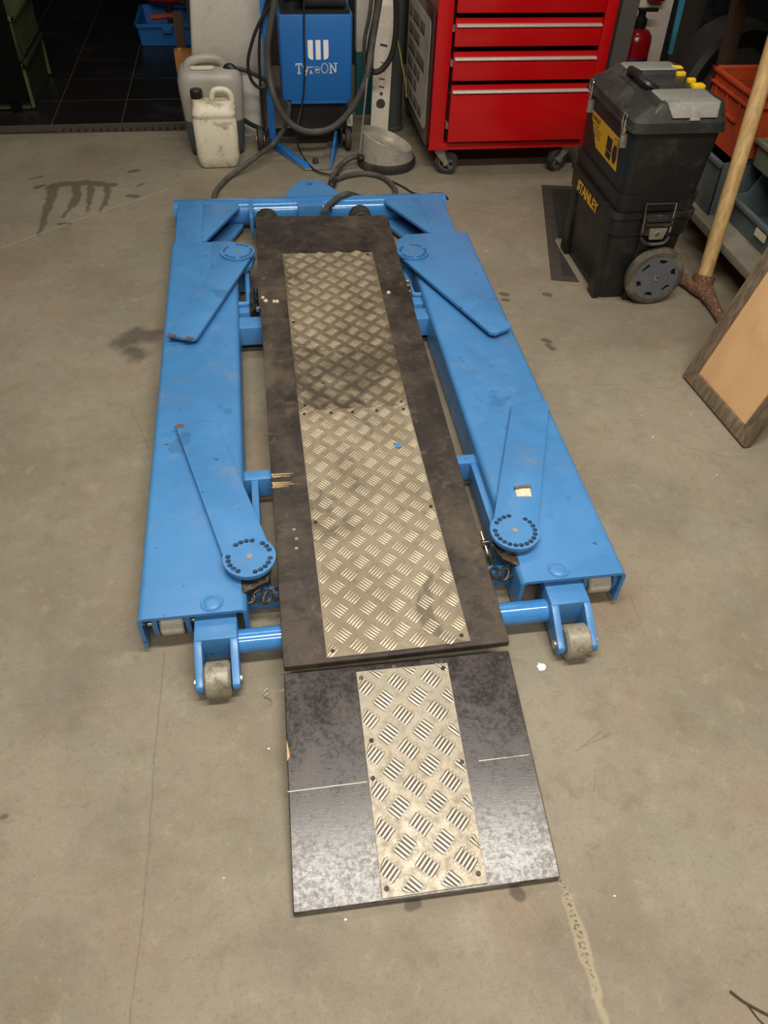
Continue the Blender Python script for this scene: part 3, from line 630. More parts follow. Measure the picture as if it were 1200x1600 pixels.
MB().add([rp(-.0448, .715, .0005), rp(-.039, .724, .0007), rp(-.0405, .74, .0007), rp(-.0435, .758, .0005), rp(-.0444, .737, -.006)], [(0, 1, 2, 3), (0, 3, 4)]).build('chipped_edge', 'wood', R)

# ------------------------------------------------------------------ plastic cans
def frame2(c, ang):                          # local (x, y, z) -> world, turned about z
    return Matrix.Translation(Vector(c)) @ Matrix.Rotation(math.radians(ang), 4, 'Z')
def rr3(z, wx, wy, r, n=5, cx=0, cy=0): return [Vector((cx+x, cy+y, z)) for x, y in rrect(-wx/2, wx/2, -wy/2, wy/2, r, n)]
C5 = (-.188, 3.775, 0)
X5 = frame2(C5, 1.5)
j = thing('jerry_can', C5, 'small dirty white plastic jerry can with a black screw cap', 'jerry can')
MB().loft([rr3(z, a, b, r) for z, a, b, r in ((.001, .165, .105, .03), (.006, .182, .122, .032), (.05, .194, .134, .034), (.205, .196, .134, .034), (.212, .190, .128, .034), (.222, .190, .128, .034), (.228, .196, .134, .034), (.236, .192, .130, .034), (.262, .172, .112, .034), (.272, .15, .09, .03))]).xf(X5).build('body', 'white_plastic', j, sharp=60)
MB().path([(-.002, -.0, .25), (.000, 0, .292), (.014, 0, .315), (.05, 0, .318), (.074, 0, .308), (.086, 0, .285), (.087, 0, .24)], .0125, 12, 5).xf(X5).build('handle', 'white_plastic', j)
ne = MB().lathe([(.024, .25), (.024, .295), (.020, .296)], (-.066, 0, 0), 24).xf(X5).build('neck', 'white_plastic', j)
MB().lathe([(.010, .288), (.026, .288), (.027, .292), (.027, .318), (.024, .322), (.006, .322)], (-.066, 0, 0), 28).xf(X5).build('cap', 'black', j)
CB = (-.195, 3.955, 0); XB = frame2(CB, 2)
j = thing('jerry_can', CB, 'large translucent grey jerry can half full of dark liquid, behind the small can', 'jerry can')
MB().loft([rr3(z, a, b, r) for z, a, b, r in ((.001, .22, .16, .03), (.008, .245, .185, .04), (.06, .262, .20, .045), (.16, .275, .205, .045), (.27, .290, .21, .05), (.32, .292, .21, .055), (.35, .27, .195, .055), (.362, .24, .17, .05))]).xf(XB).build('body', 'can', j, sharp=60)
MB().path([(-.10, 0, .345), (-.085, 0, .375), (-.03, 0, .392), (.04, 0, .388), (.075, 0, .36)], lambda t: .021, 12, 5).xf(XB).build('handle', 'can', j)
MB().loft([rr3(z, .105, .036, .016) for z in (.365, .3705)]).xf(frame2(CB, 2) @ Matrix.Translation((-.03, -.045, 0))).build('handle_opening_lip', 'white_plastic', j)
MB().path([(.070, -.03, .335), (.085, -.035, .362), (.105, -.04, .358), (.118, -.045, .325)], .019, 12, 5).xf(XB).build('spout', 'black', j)
# ------------------------------------------------------------------ hydraulic power unit
U = thing('power_unit', (.25, 3.85, 0), 'blue hydraulic power unit on a small wheeled stand with white lettering', 'power unit')
yf = 3.85
def oct_(z, x0, x1, y0, y1, c): return [(x0+c, y0, z), (x1-c*1.2, y0, z), (x1, y0+c*1.2, z), (x1, y1, z), (x0, y1, z), (x0, y0+c, z)]
bx = MB(); bx.loft([oct_(.245, .128, .448, yf, yf+.20, .006), oct_(.585, .128, .452, yf, yf+.20, .006)])
bx = bx.build('housing', 'blue_dark', U, bevel=.003)
MB().prism([(.165, .2455), (.43, .2455), (.425, .228), (.17, .228)], yf+.002, yf+.10, 'y').build('lower_lip', 'blue_dark', bx)
# print on the housing: three bars and the name
fy = lambda u, v, d: (u, yf-.0002-d, v)
for (xa, xb, kind) in ((.251, .274, -1), (.286, .308, 0), (.321, .343, 1)):
    zt, zb = .489, .412
    if kind == 0: poly = [(xa, zb), (xb, zb), (xb, zt), (xa, zt)]
    elif kind < 0: poly = [(xa, zt), (xa, zb+.016)]+[(xa+.016-.016*math.cos(math.radians(a)), zb+.016-.016*math.sin(math.radians(a))) for a in (30, 60, 90)]+[(xb, zb), (xb, zt)]
    else: poly = [(xa, zt), (xa, zb)]+[(xb-.016+.016*math.cos(math.radians(a)), zb+.016-.016*math.sin(math.radians(a))) for a in (90, 60, 30, 0)]+[(xb, zt)]
    MB().prism(poly, yf-.0012, yf-.0001, 'y').build('logo_bar', 'pure', bx)
def letters(parent, mat, word, u0, v0, h, f, wd):
    def arc(cx, cy, rx, ry, a0, a1, n=14): return [(cx+rx*math.cos(math.radians(a0+(a1-a0)*i/n)), cy+ry*math.sin(math.radians(a0+(a1-a0)*i/n))) for i in range(n+1)]
    G = {'T': (.80, [[(.40, 0), (.40, 1)], [(.04, 1), (.76, 1)], [(.06, 1), (.06, .80)], [(.74, 1), (.74, .80)], [(.24, 0), (.56, 0)]]),
         'y': (.62, [[(.12, .66), (.34, .02)], [(.54, .66), (.28, -.20), (.20, -.28), (.10, -.28)], [(.02, .66), (.22, .66)], [(.44, .66), (.62, .66)]]),
         'r': (.52, [[(.16, 0), (.16, .66)], [(.04, .66), (.16, .66)], [(.04, 0), (.32, 0)], arc(.40, .36, .24, .30, 180, 70, 6)]),
         'e': (.62, [[(.10, .36), (.56, .36)]+arc(.32, .33, .25, .33, 5, 320, 18)]),
         'O': (.90, [arc(.45, .5, .38, .5, 0, 360, 24)]),
         'N': (.92, [[(.16, 0), (.16, 1)], [(.16, 1), (.74, 0)], [(.74, 0), (.74, 1)], [(.02, 1), (.20, 1)], [(.02, 0), (.32, 0)], [(.58, 1), (.90, 1)]])}
    u = u0
    for ch in word:
        adv, st = G[ch]; mb = MB()
        for s_ in st: stroke(mb, [(u+a*h, v0+b*h) for a, b in s_], wd, f, .0008)
        mb.build('letter', mat, parent); u += (adv+.10)*h
letters(bx, 'pure', 'TyreON', .193, .357, .0385, fy, .0042)
# pump block in the open top
MB().box(.14, .44, yf+.01, yf+.19, .585, .60).build('tray_floor', 'black', U)
MB().loft([[(x, y, z) for y, z in [(yf+.07+.05*math.cos(a), .635+.045*math.sin(a)) for a in [i*math.pi/6 for i in range(12)]]] for x in (.24, .425)]).build('motor', 'black2', U, bevel=.008)
MB().lathe([(.01, 0), (.045, 0), (.045, .03), (.03, .035)], (.19, yf+.06, .60), 24).build('pump_head', 'black', U)
MB().path([(.155, yf+.04, .63), (.18, yf+.01, .65), (.215, yf+.02, .648), (.235, yf+.05, .63)], .010, 8, 5).build('fitting_hose', 'black', U)
MB().box(.16, .43, yf+.03, yf+.17, .10, .235).build('oil_tank', 'black', U, bevel=.01)
for s in (0,):
    MB().box(.055, .088, 3.945, 3.957, .02, 1.0).build('post', 'blue_clean', U, bevel=.002)
    MB().box(.425, .455, 4.06, 4.072, .02, 1.0).build('post', 'blue_clean', U, bevel=.002)
MB().hexa([(.055, 3.945, .0), (.10, 3.945, .0), (.245, 3.675, .0), (.205, 3.66, .0)], [(.055, 3.945, .05), (.10, 3.945, .03), (.245, 3.675, .012), (.205, 3.66, .012)]).build('foot', 'blue_clean', U, bevel=.002)
MB().prism([(.205, 3.655), (.322, 3.66), (.41, 4.04), (.36, 4.04), (.30, 3.80), (.16, 3.83), (.13, 3.80)], .003, .009).build('base_plate', 'galv', U, bevel=.001)
MB().hexa([(.322, 3.66, .003), (.33, 3.66, .003), (.418, 4.05, .003), (.40, 4.05, .003)], [(.322, 3.66, .012), (.33, 3.66, .012), (.418, 4.05, .14), (.40, 4.05, .14)]).build('side_web', 'blue_clean', U)
MB().cyl((.26, 3.72, .008), (.26, 3.72, .03), .014, n=6).build('bolt', 'darksteel', U)
MB().box(.04, .46, 3.955, 3.985, .045, .075).build('axle_beam', 'black', U)
for x in (.012, .432):
    wv = MB().lathe([(.02, -.016), (.044, -.016), (.056, -.011), (.058, 0), (.056, .011), (.044, .016), (.02, .016)], (x, 3.90, .058), 30, 'x').build('wheel', 'rubber', U)
    MB().lathe([(.004, -.021), (.018, -.021), (.02, -.014), (.02, .014), (.018, .021), (.004, .021)], (x, 3.90, .058), 18, 'x').build('wheel_hub', 'galv', wv)
    MB().box(x-.004+(.03 if x < .2 else -.03), x+.004+(.03 if x < .2 else -.03), 3.88, 3.98, .03, .11).build('wheel_bracket', 'darksteel', U)
MB().box(.425, .455, 3.86, 3.90, .12, .17).build('grease_pot', 'white_plastic', U, bevel=.008)
# ------------------------------------------------------------------ hoses and cables
def hose(name, label, cat, mat, r, pts, sub=6):
    P_ = [p if len(p) == 3 and isinstance(p, Vector) else p for p in pts]
    return single(MB().path(P_, r, 10, sub), name, mat, label, cat, tuple(P_[0]))
Y = lambda y, *px: [at(a, b, 1, y) for a, b in px]
Z = lambda z, *px: [gp(a, b, z) for a, b in px]
hose('hydraulic_hose', 'thick grey hose hanging in a wide loop below the blue housing', 'hose', 'hose', .014,
     Y(3.80, (436, -30), (426, 20), (418, 70), (420, 112)) + Y(3.77, (428, 150), (444, 182), (466, 201), (492, 206), (520, 199)) + Y(3.77, (545, 176), (562, 148), (574, 116)) + Y(3.80, (583, 60), (596, -20)))
hose('air_hose', 'thin black hose looped over the left edge of the blue stand', 'hose', 'hoseb', .0075,
     Y(3.90, (445, -30), (420, 10), (401, 45), (389, 85), (388, 108), (394, 127), (405, 137), (416, 136), (421, 128), (421, 115)))
hose('air_hose', 'thin black hose hanging straight down beside the blue post', 'hose', 'hoseb', .0065,
     Y(3.91, (424, -30), (408, 40), (405, 90), (408, 150), (412, 185), (416, 215), (420, 236)))
hose('filler_hose', 'short black hose from the large can spout to the blue post', 'hose', 'hoseb', .009,
     Y(3.92, (352, 116), (358, 110), (370, 107), (388, 112), (404, 120), (418, 127)))
hose('filler_hose', 'black hose between the cans and the stand wheel', 'hose', 'hoseb', .011, Y(4.03, (362, 176), (377, 185), (394, 195), (412, 203)) )
hose('floor_hose', 'grey hose running from the blue lift up to the blue stand on the left', 'hose', 'hose', .0115,
     [gp(334, 318, .02)] + Z(.014, (336, 303), (344, 290), (358, 276)) + Z(.03, (378, 262)) + Z(.055, (402, 244), (424, 228)) + Y(3.84, (438, 210), (447, 195), (451, 176), (452, 160)))
hose('power_cable', 'thin black cable hanging down the front of the blue housing onto the floor', 'cable', 'hoseb', .0042,
     Y(3.838, (475, -20), (475, 60), (476, 110), (474, 150), (470, 172)) + Y(3.80, (465, 195), (463, 216)) + Z(.012, (470, 238), (480, 254), (494, 267), (512, 272), (530, 272)))
hose('floor_hose', 'grey hose bent from a hose coupling to the knob on the round metal base', 'hose', 'hose', .0125,
     Z(.013, (520, 288), (518, 280)) + Z(.03, (524, 268), (535, 256)) + Z(.05, (548, 247), (560, 244)))
hose('floor_hose', 'grey hose in a wide bow behind the lift tube', 'hose', 'hose', .0115,
     Z(.013, (523, 281), (545, 274), (570, 271), (595, 276), (612, 288), (618, 300), (612, 308), (590, 310)) + Z(.06, (565, 309)) + Z(.125, (545, 303), (528, 309)) + Z(.13, (512, 322), (505, 334)))
hose('thin_cable', 'thin dark cable trailing behind the right end of the lift tube', 'cable', 'hoseb', .004, Z(.005, (612, 283), (630, 292), (645, 301), (660, 304), (678, 302), (692, 303), (700, 311)))
hose('thin_cable', 'thin black cable over the middle of the lift tube', 'cable', 'hoseb', .0035, [gp(545, 304, .121), gp(530, 305, .121), gp(522, 309, .12), gp(518, 318, .118), gp(517, 331, .10)])
single(MB().cyl(gp(517, 292, .02), gp(523, 281, .02), .014, n=14).cyl(gp(516, 293, .02), gp(519, 287, .02), .019, n=8), 'hose_coupling', 'darksteel', 'dark hose coupling lying behind the tow plate', 'coupling', tuple(gp(520, 288, 0)))
hose('hanging_hose', 'dark hose loop hanging in front of the white spirit level', 'hose', 'hoseb', .013,
     Y(3.93, (592, -25), (588, 20), (580, 60), (576, 95), (583, 112), (597, 108), (611, 88), (618, 55), (619, 10), (616, -25)))
hose('hanging_hose', 'second dark hose hanging left of the white spirit level', 'hose', 'hose', .009, Y(3.96, (583, -25), (577, 25), (570, 60), (569, 95), (572, 112), (578, 116)))
hose('earth_wire', 'thin yellow and green wire in front of the grey pipe', 'wire', 'pyel', .0028, Y(4.0, (623, -10), (621, 25), (619, 50), (624, 75), (629, 105), (634, 130), (635, 152)))
# ------------------------------------------------------------------ round metal base, pipe, level
BC = Vector((.598, 3.715, 0))
b = thing('metal_drum', BC, 'round grey steel drum with a slanted sunken top, beside the red cabinet', 'drum')
def slant(r, f, n=40, dz_=0):
    return [BC+Vector((r*math.cos(t), r*math.sin(t), f(r*math.cos(t))+dz_)) for t in [2*math.pi*i/n for i in range(n)]]
MB().lathe([(.10, 0), (.136, 0), (.139, .008), (.139, .030), (.134, .040), (.12, .042)], BC, 40).build('base_ring', 'rubber', b)
fz = lambda x: .112-x*.36
MB().loft([slant(.131, lambda x: .036), slant(.126, lambda x: .036+(fz(x)-.036)*.5), slant(.120, lambda x: fz(x)), slant(.114, lambda x: fz(x)), slant(.111, lambda x: fz(x)-.022), slant(.05, lambda x: fz(x)-.028), slant(.006, lambda x: fz(x)-.03)]).build('shell', 'galvb', b, sharp=50)
MB().path([q+Vector((0, 0, .001)) for q in slant(.118, fz)]+[slant(.118, fz)[0]], .0035, 8, 1).build('rim', 'galvb', b)
kn = gp(564, 246, .055)
MB().lathe([(.004, -.012), (.014, -.010), (.018, 0), (.014, .010), (.004, .012)], kn, 16).build('knob', 'darksteel', b)
single(MB().cyl(at(562, 240, 1, kn.y), at(574, 122, 1, kn.y+.1), .0035, n=8), 'steel_rod', 'galv', 'thin grey steel rod leaning on the knob of the round drum', 'rod', tuple(at(562, 240, 1, kn.y)))
pc = (.685, 4.165)
p_ = thing('steel_pipe', (pc[0], pc[1], 0), 'upright thick grey pipe between the spirit level and the red cabinet', 'pipe')
MB().lathe([(.02, 0), (.066, 0), (.066, .016), (.056, .022), (.056, 1.5), (.02, 1.5)], (pc[0], pc[1], 0), 32).build('tube', 'grey_post', p_)
# spirit level
lv = thing('spirit_level', (.60, 4.06, 0), 'white spirit level with a round grey vial, leaning upright by the pipe', 'spirit level')
a = at(579, 200, 1, 4.045); b_ = at(606, 205, 1, 4.045); c_ = at(612, -10, 1, 4.10); d_ = at(589, -10, 1, 4.10)
ux = (b_-a).normalized(); up = (d_-a).normalized()
a.z = max(a.z, .001); b_.z = max(b_.z, .001)
q = [a, b_, b_+Vector((0, .024, 0)), a+Vector((0, .024, 0))]
ln = 1.0; top = [v+up*ln for v in q]
MB().hexa(q, top).build('body', 'levelw', lv, bevel=.002)
cen = (a+b_)/2
def lvp(u, v, d=0): return cen+ux*u+up*v-Vector((0, 1, 0))*d
def lvdisc(v, r, mat, nm): MB().cyl(lvp(0, v, -.002), lvp(0, v, .002), r, n=24).build(nm, mat, lv)
lvdisc(.118, .0225, 'ink', 'vial'); lvdisc(.163, .008, 'ink', 'hang_hole')
for v, w_, hh, mt in ((.19, .026, .006, 'darkred'), (.225, .030, .005, 'darkred'), (.26, .026, .006, 'orangered'), (.295, .018, .004, 'darkred'), (.365, .036, .010, 'ink')):
    MB().hexa([lvp(-w_/2, v), lvp(w_/2, v), lvp(w_/2, v+hh), lvp(-w_/2, v+hh)], [lvp(-w_/2, v, .001), lvp(w_/2, v, .001), lvp(w_/2, v+hh, .001), lvp(-w_/2, v+hh, .001)]).build('print_mark', mt, lv)
tp = thing('painted_post', (.57, 4.40, 0), 'teal post with a white upper half behind the spirit level', 'post')
MB().box(.53, .63, 4.36, 4.44, 0, .30).build('lower_half', 'teal', tp, bevel=.003); MB().box(.53, .63, 4.36, 4.44, .30, 1.6).build('upper_half', 'white', tp, bevel=.003)
single(MB().box(.80, .90, 4.3, 4.4, 0, 1.4), 'painted_post', 'teal', 'plain teal post behind the red cabinet', 'post', (.85, 4.35, 0), bevel=.004)
# ------------------------------------------------------------------ red tool cabinet
K = thing('tool_cabinet', (1.147, 3.83, 0), 'red steel roller tool cabinet with wide drawers and silver pulls', 'tool cabinet')
KX0, KX1, KY0, KY1, KZ = .765, 1.530, 3.55, 4.10, .120
MB().box(KX0, KX1, KY0+.02, KY1, KZ, KZ+.02).build('floor_pan', 'red', K)
MB().box(KX0, .832, KY0, KY0+.03, KZ, 1.0).build('front_stile', 'red', K, bevel=.004); MB().box(1.478, KX1, KY0, KY0+.03, KZ, 1.0).build('front_stile', 'red', K, bevel=.004)
MB().box(KX0, KX1, KY0-.001, KY0+.03, KZ, .150).build('bottom_rail', 'red', K, bevel=.003)
MB().box(KX0, KX0+.006, KY0+.03, KY1, KZ, 1.0).build('side_panel', 'redside', K); MB().box(KX1-.006, KX1, KY0+.03, KY1, KZ, 1.0).build('side_panel', 'red', K)
MB().box(KX0, KX1, KY1-.006, KY1, KZ, 1.0).build('back_panel', 'red', K); MB().box(KX0, KX1, KY0, KY1, 1.0, 1.02).build('top_panel', 'red', K, bevel=.004)
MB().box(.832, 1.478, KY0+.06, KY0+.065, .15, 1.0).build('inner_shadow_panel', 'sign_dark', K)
for z0, z1, out in ((.166, .398, .034), (.414, .522, .022), (.541, .642, .010), (.662, .86, .008), (.88, .99, .004)):
    yq = KY0-out
    d = MB().box(.842, 1.473, yq, yq+.018, z0, z1-.034).build('drawer', 'red', K, bevel=.0025)
    MB().box(.842, 1.473, yq+.010, yq+.018, z1-.034, z1).build('drawer_top_lip', 'red', d)
    MB().loft([[(x, yq+dy, z1-.034+dz_) for dy, dz_ in ((.010, .004), (-.004, .003), (-.009, .006), (-.009, .010), (-.003, .014), (.010, .015))] for x in (.846, 1.469)]).build('pull', 'pull', d, bevel=.001)
    MB().box(.848, 1.466, yq+.018, KY0+.06, z0+.006, z1-.05).build('drawer_box', 'redside', d)
    MB().box(.834, .842, yq+.02, KY0+.05, z0+.05, z0+.075).build('slide', 'galv', d)
def caster(x, y, ang):
    X = frame2((x, y, 0), ang)
    c = MB().prism([(-.035, .118), (.02, .118), (.028, .085), (.045, .055), (.030, .040), (.012, .060), (-.02, .09)], -.022, -.017, 'y').xf(X).build('caster_fork', 'galv', K)
    MB().prism([(-.035, .118), (.02, .118), (.028, .085), (.045, .055), (.030, .040), (.012, .060), (-.02, .09)], .017, .022, 'y').xf(X).build('fork_cheek', 'galv', c)
    MB().box(-.04, .035, -.03, .03, .113, .120).xf(X).build('swivel_plate', 'galv', c)
    wv = MB().pipe((.03, -.014, .052), (.03, .014, .052), .052, .038).xf(X).build('wheel', 'rubber', c)
    MB().pipe((.03, -.008, .052), (.03, .008, .052), .0385, .031).xf(X).build('rim', 'wheelgrey', wv)
    for k in range(5):
        a = k*2*math.pi/5+.4; d = Vector((math.cos(a), 0, math.sin(a))); n_ = Vector((-d.z, 0, d.x)); c0 = Vector((.03, 0, .052))
        pts = [c0+n_*.005, c0+d*.033+n_*.006, c0+d*.033-n_*.006, c0-n_*.005]
        MB().hexa([p+Vector((0, -.007, 0)) for p in pts], [p+Vector((0, .007, 0)) for p in pts]).xf(X).build('spoke', 'wheelgrey', wv)
    MB().cyl((.03, -.025, .052), (.03, .025, .052), .010, n=14).xf(X).build('axle', 'galv', wv)
caster(.835, 3.60, -25); caster(1.425, 3.60, 205); caster(.85, 4.02, 20); caster(1.40, 4.02, 120)
# framed notice hung on the cabinet's left side
SG = thing('notice_board', (.757, 3.83, .12), 'brown-framed grey notice with faded print on the side of the red cabinet', 'notice')
sx = .757
MB().prism([(3.565, .135), (4.16, .135), (4.16, .66), (3.565, .66)], sx-.006, sx+.004, 'x').build('backing', 'sign_dark', SG, bevel=.002)
MB().prism(rrect(3.60, 4.125, .185, .62, .035, 5), sx-.0085, sx-.006, 'x').build('face', 'sign_face', SG)
rows = [(.555, .045, (.06, .16, .10)), (.487, .042, (.10, .14)), (.420, .045, (.18, .20)), (.355, .042, (.13, .08, .05)), (.292, .042, (.15, .07)), (.225, .042, (.05, .09, .10, .08))]
for zc, hh, ws in rows:
    yy = 4.085
    for wv_ in ws:                           # each word a run of letter-like uprights
        MB().prism([(yy-wv_, zc-hh*.5), (yy, zc-hh*.5), (yy, zc-hh*.32), (yy-wv_, zc-hh*.32)], sx-.0095, sx-.0084, 'x').build('print_line', 'ink', SG)
        k = 0
        while k*.018 < wv_-.008:
            y1 = yy-k*.018
            MB().prism([(y1-.012, zc-hh*.5), (y1-.001, zc-hh*.5), (y1-.001, zc+hh*.5), (y1-.012 if k % 3 else y1-.007, zc+hh*.5)], sx-.0095, sx-.0084, 'x').build('print_letter', 'ink', SG)
            k += 1
        yy -= wv_+.02
# ------------------------------------------------------------------ rolling tool box
T = thing('rolling_toolbox', (1.33, 2.63, 0), 'black two-part rolling tool box with yellow catches and grey wheels, beside the mattock', 'tool box')
def tb(z, x0, x1, y0, y1, r=.03): return [(x, y, z) for x, y in rrect(x0, x1, y0, y1, r, 4)]
low = MB().loft([tb(.001, 1.212, 1.44, 2.435, 2.835), tb(.012, 1.204, 1.448, 2.428, 2.842), tb(.20, 1.194, 1.462, 2.418, 2.856), tb(.255, 1.192, 1.466, 2.416, 2.858), tb(.256, 1.186, 1.472, 2.410, 2.864), tb(.318, 1.182, 1.476, 2.406, 2.868), tb(.319, 1.176, 1.482, 2.400, 2.874), tb(.338, 1.176, 1.482, 2.400, 2.874)]).build('lower_bin', 'black', T, sharp=30)
for y in (2.46, 2.80):
    MB().prism([(y-.03, .002), (y+.03, .002), (y+.022, .30), (y-.022, .30)], 1.188, 1.215, 'x').build('corner_rib', 'black', low, bevel=.004)
MB().prism([(1.30, .002), (1.36, .002), (1.35, .25), (1.30, .25)], 2.408, 2.44, 'y').build('side_rib', 'black', low, bevel=.004)
up_ = MB().loft([tb(.340, 1.190, 1.470, 2.410, 2.860), tb(.395, 1.184, 1.476, 2.404, 2.862), tb(.396, 1.192, 1.470, 2.414, 2.852), tb(.56, 1.180, 1.478, 2.406, 2.846), tb(.598, 1.178, 1.480, 2.404, 2.846)]).build('upper_box', 'black', T, sharp=30)
lid = MB().loft([tb(.600, 1.168, 1.486, 2.396, 2.852), tb(.632, 1.168, 1.486, 2.396, 2.852), tb(.638, 1.175, 1.482, 2.402, 2.847), tb(.668, 1.225, 1.470, 2.428, 2.825)]).build('lid', 'black2', T, sharp=30)
MB().loft([tb(.602, 1.164, 1.490, 2.392, 2.856), tb(.612, 1.164, 1.490, 2.392, 2.856)]).build('lid_rim', 'black2', lid)
for y0, y1 in ((2.425, 2.560), (2.735, 2.838)):
    MB().loft([tb(.650, 1.225, 1.478, y0-.012, y1, .012), tb(.680, 1.255, 1.470, y0+.004, y1-.004, .012)]).build('end_housing', 'black2', lid, bevel=.002)
for y0, y1 in ((2.450, 2.552), (2.748, 2.830)):
    MB().loft([tb(.680, 1.268, 1.452, y0, y1, .010), tb(.6835, 1.272, 1.448, y0+.004, y1-.004, .010)]).build('organiser_cover', 'grey_tray', lid)
MB().hexa([(1.272, 2.432, .680), (1.450, 2.432, .680), (1.440, 2.412, .640), (1.292, 2.412, .640)], [(1.272, 2.424, .6845), (1.450, 2.424, .6845), (1.440, 2.399, .646), (1.292, 2.399, .646)]).build('organiser_front', 'grey_tray', lid, bevel=.001)
MB().hexa([(1.352, 2.424, .66), (1.378, 2.424, .66), (1.382, 2.404, .632), (1.348, 2.404, .632)], [(1.352, 2.414, .676), (1.378, 2.414, .676), (1.382, 2.392, .640), (1.348, 2.392, .640)]).build('organiser_catch', 'grey_tray', lid, bevel=.002)
MB().hexa([(1.272, 2.424, .6800), (1.450, 2.424, .6800), (1.450, 2.455, .6800), (1.272, 2.455, .6800)], [(1.272, 2.424, .6845), (1.450, 2.424, .6845), (1.450, 2.455, .6838), (1.272, 2.455, .6838)]).build('organiser_edge', 'grey_tray', lid)
MB().box(1.235, 1.455, 2.570, 2.725, .664, .672).build('handle_recess', 'black2', lid, bevel=.002)
MB().path([(1.30, 2.572, .674), (1.268, 2.574, .688), (1.258, 2.60, .694), (1.258, 2.70, .694), (1.268, 2.722, .688), (1.30, 2.724, .674)], .0125, 8, 4).build('carry_handle', 'black', lid)
for (x, y, sx_, sy_) in ((1.452, 2.772, .020, .030), (1.444, 2.715, .016, .018), (1.452, 2.648, .014, .020), (1.450, 2.592, .021, .032)):
    MB().box(x-sx_, x+sx_, y-sy_/2, y+sy_/2, .668, .684).build('yellow_catch', 'yellow', lid, bevel=.005)
# chrome clasps on the front, large draw latch on the side
for y in (2.455, 2.775):
    c = MB().box(1.158, 1.170, y-.012, y+.012, .585, .62).build('clasp', 'chrome', T, bevel=.002)
    MB().path([(1.160, y-.009, .60), (1.158, y-.010, .636), (1.166, y, .644), (1.158, y+.010, .636), (1.160, y+.009, .60)], .003, 6, 3).build('clasp_loop', 'chrome', c)
    MB().box(1.160, 1.182, y-.008, y+.008, .54, .588).build('clasp_plate', 'galv', c, bevel=.002)
dl = MB().box(1.285, 1.400, 2.388, 2.402, .262, .335).build('draw_latch', 'darksteel', T, bevel=.004)
MB().path([(1.292, 2.388, .275), (1.276, 2.384, .38), (1.384, 2.384, .38), (1.392, 2.388, .275)], .003, 6, 1).build('latch_bail', 'chrome', dl)
for z in (.322, .303): MB().box(1.295, 1.392, 2.380, 2.390, z-.006, z+.006).build('latch_rib', 'darksteel', dl, bevel=.002)
MB().prism([(1.312, .292), (1.378, .292), (1.370, .252), (1.320, .252)], 2.380, 2.390, 'y').build('latch_plate', 'galv', dl, bevel=.002)
MB().cyl((1.344, 2.378, .273), (1.344, 2.384, .273), .008, n=12).build('latch_screw', 'chrome', dl)
MB().path([(1.290, 2.388, .258), (1.315, 2.380, .238), (1.375, 2.380, .238), (1.395, 2.388, .258)], .006, 8, 4).build('latch_lip', 'darksteel', dl)
for yc, s in ((2.385, -1), (2.872, 1)):
    wv = MB().lathe([(.080, -.018), (.098, -.018), (.108, -.010), (.109, 0), (.108, .010), (.098, .018), (.080, .018)], (1.383, yc, .109), 44, 'y', True).build('wheel', 'tyre', T)
    slots = []
    for k in range(6):
        a0 = k*math.pi/3+.35
        slots.append([(.073*math.cos(a0-.24), .073*math.sin(a0-.24)), (.073*math.cos(a0+.24), .073*math.sin(a0+.24)), (.056*math.cos(a0+.20), .056*math.sin(a0+.20)), (.056*math.cos(a0-.20), .056*math.sin(a0-.20))])
    h = MB().holes(circ(0, 0, .083, 44), slots, -.006, .006).xf(Matrix.Translation((1.383, yc+s*.013, .109)) @ Matrix.Rotation(math.radians(90), 4, 'X')).build('wheel_cover', 'wheelgrey', wv)
    MB().cyl((1.383, yc-.005, .109), (1.383, yc+.005, .109), .082, n=32).build('wheel_disc', 'black', wv)
    MB().lathe([(.003, -.004), (.009, -.002), (.010, .004), (.003, .004)] if s < 0 else [(.003, -.004), (.010, -.004), (.009, .002), (.003, .004)], (1.383, yc+s*.020, .109), 16, 'y').build('axle_cap', 'chrome', wv)
# yellow product sticker and the lettering on the front face
def fx(u, v, d): return (1.1815-d, u, v)
# front of the upper box leans: x from 1.192 at z=.396 to 1.180 at z=.56
def fu(y, z, d): return (1.192-(z-.396)*.0732-d, y, z)
def quadpart(pts, mat, nm, par, d0, d1):
    return MB().hexa([fu(y, z, d0) for y, z in pts], [fu(y, z, d1) for y, z in pts]).build(nm, mat, par)
stk = quadpart([(2.785, .548), (2.505, .548), (2.492, .446), (2.694, .449)], 'yellowp', 'sticker', up_, 0, .0012)
quadpart([(2.60, .525), (2.555, .525), (2.552, .482), (2.600, .482)], 'black', 'sticker_silhouette', stk, .001, .002)
quadpart([(2.60, .478), (2.552, .478), (2.553, .458), (2.598, .458)], 'black', 'sticker_silhouette', stk, .001, .002)
MB().loft([[fu(2.523+.020*math.cos(t), .490+.030*math.sin(t), d) for t in [i*math.pi/8 for i in range(16)]] for d in (.001, .002)]).build('sticker_silhouette', 'black', stk)
MB().path([fu(2.538, .512, .001), fu(2.538, .538, .001), fu(2.510, .538, .001), fu(2.508, .512, .001)], .0015, 6, 1).build('sticker_silhouette', 'ink', stk)
Mt = Matrix(((0, 0, -1, 1.1805), (-1, 0, 0, 2.725), (0, 1, 0, .534), (0, 0, 0, 1))) @ Matrix.Diagonal((1.0, 1, 1, 1))
text_mb('STANLEY', .022, Mt, .0008, .0004).build('sticker_lettering', 'black', stk)
for z, a_, b2 in ((.517, 2.755, 2.69), (.505, 2.735, 2.66), (.495, 2.73, 2.67), (.485, 2.725, 2.66)): quadpart([(a_, z), (b2, z), (b2, z-.003), (a_, z-.003)], 'ink', 'sticker_lettering', stk, .001, .0016)
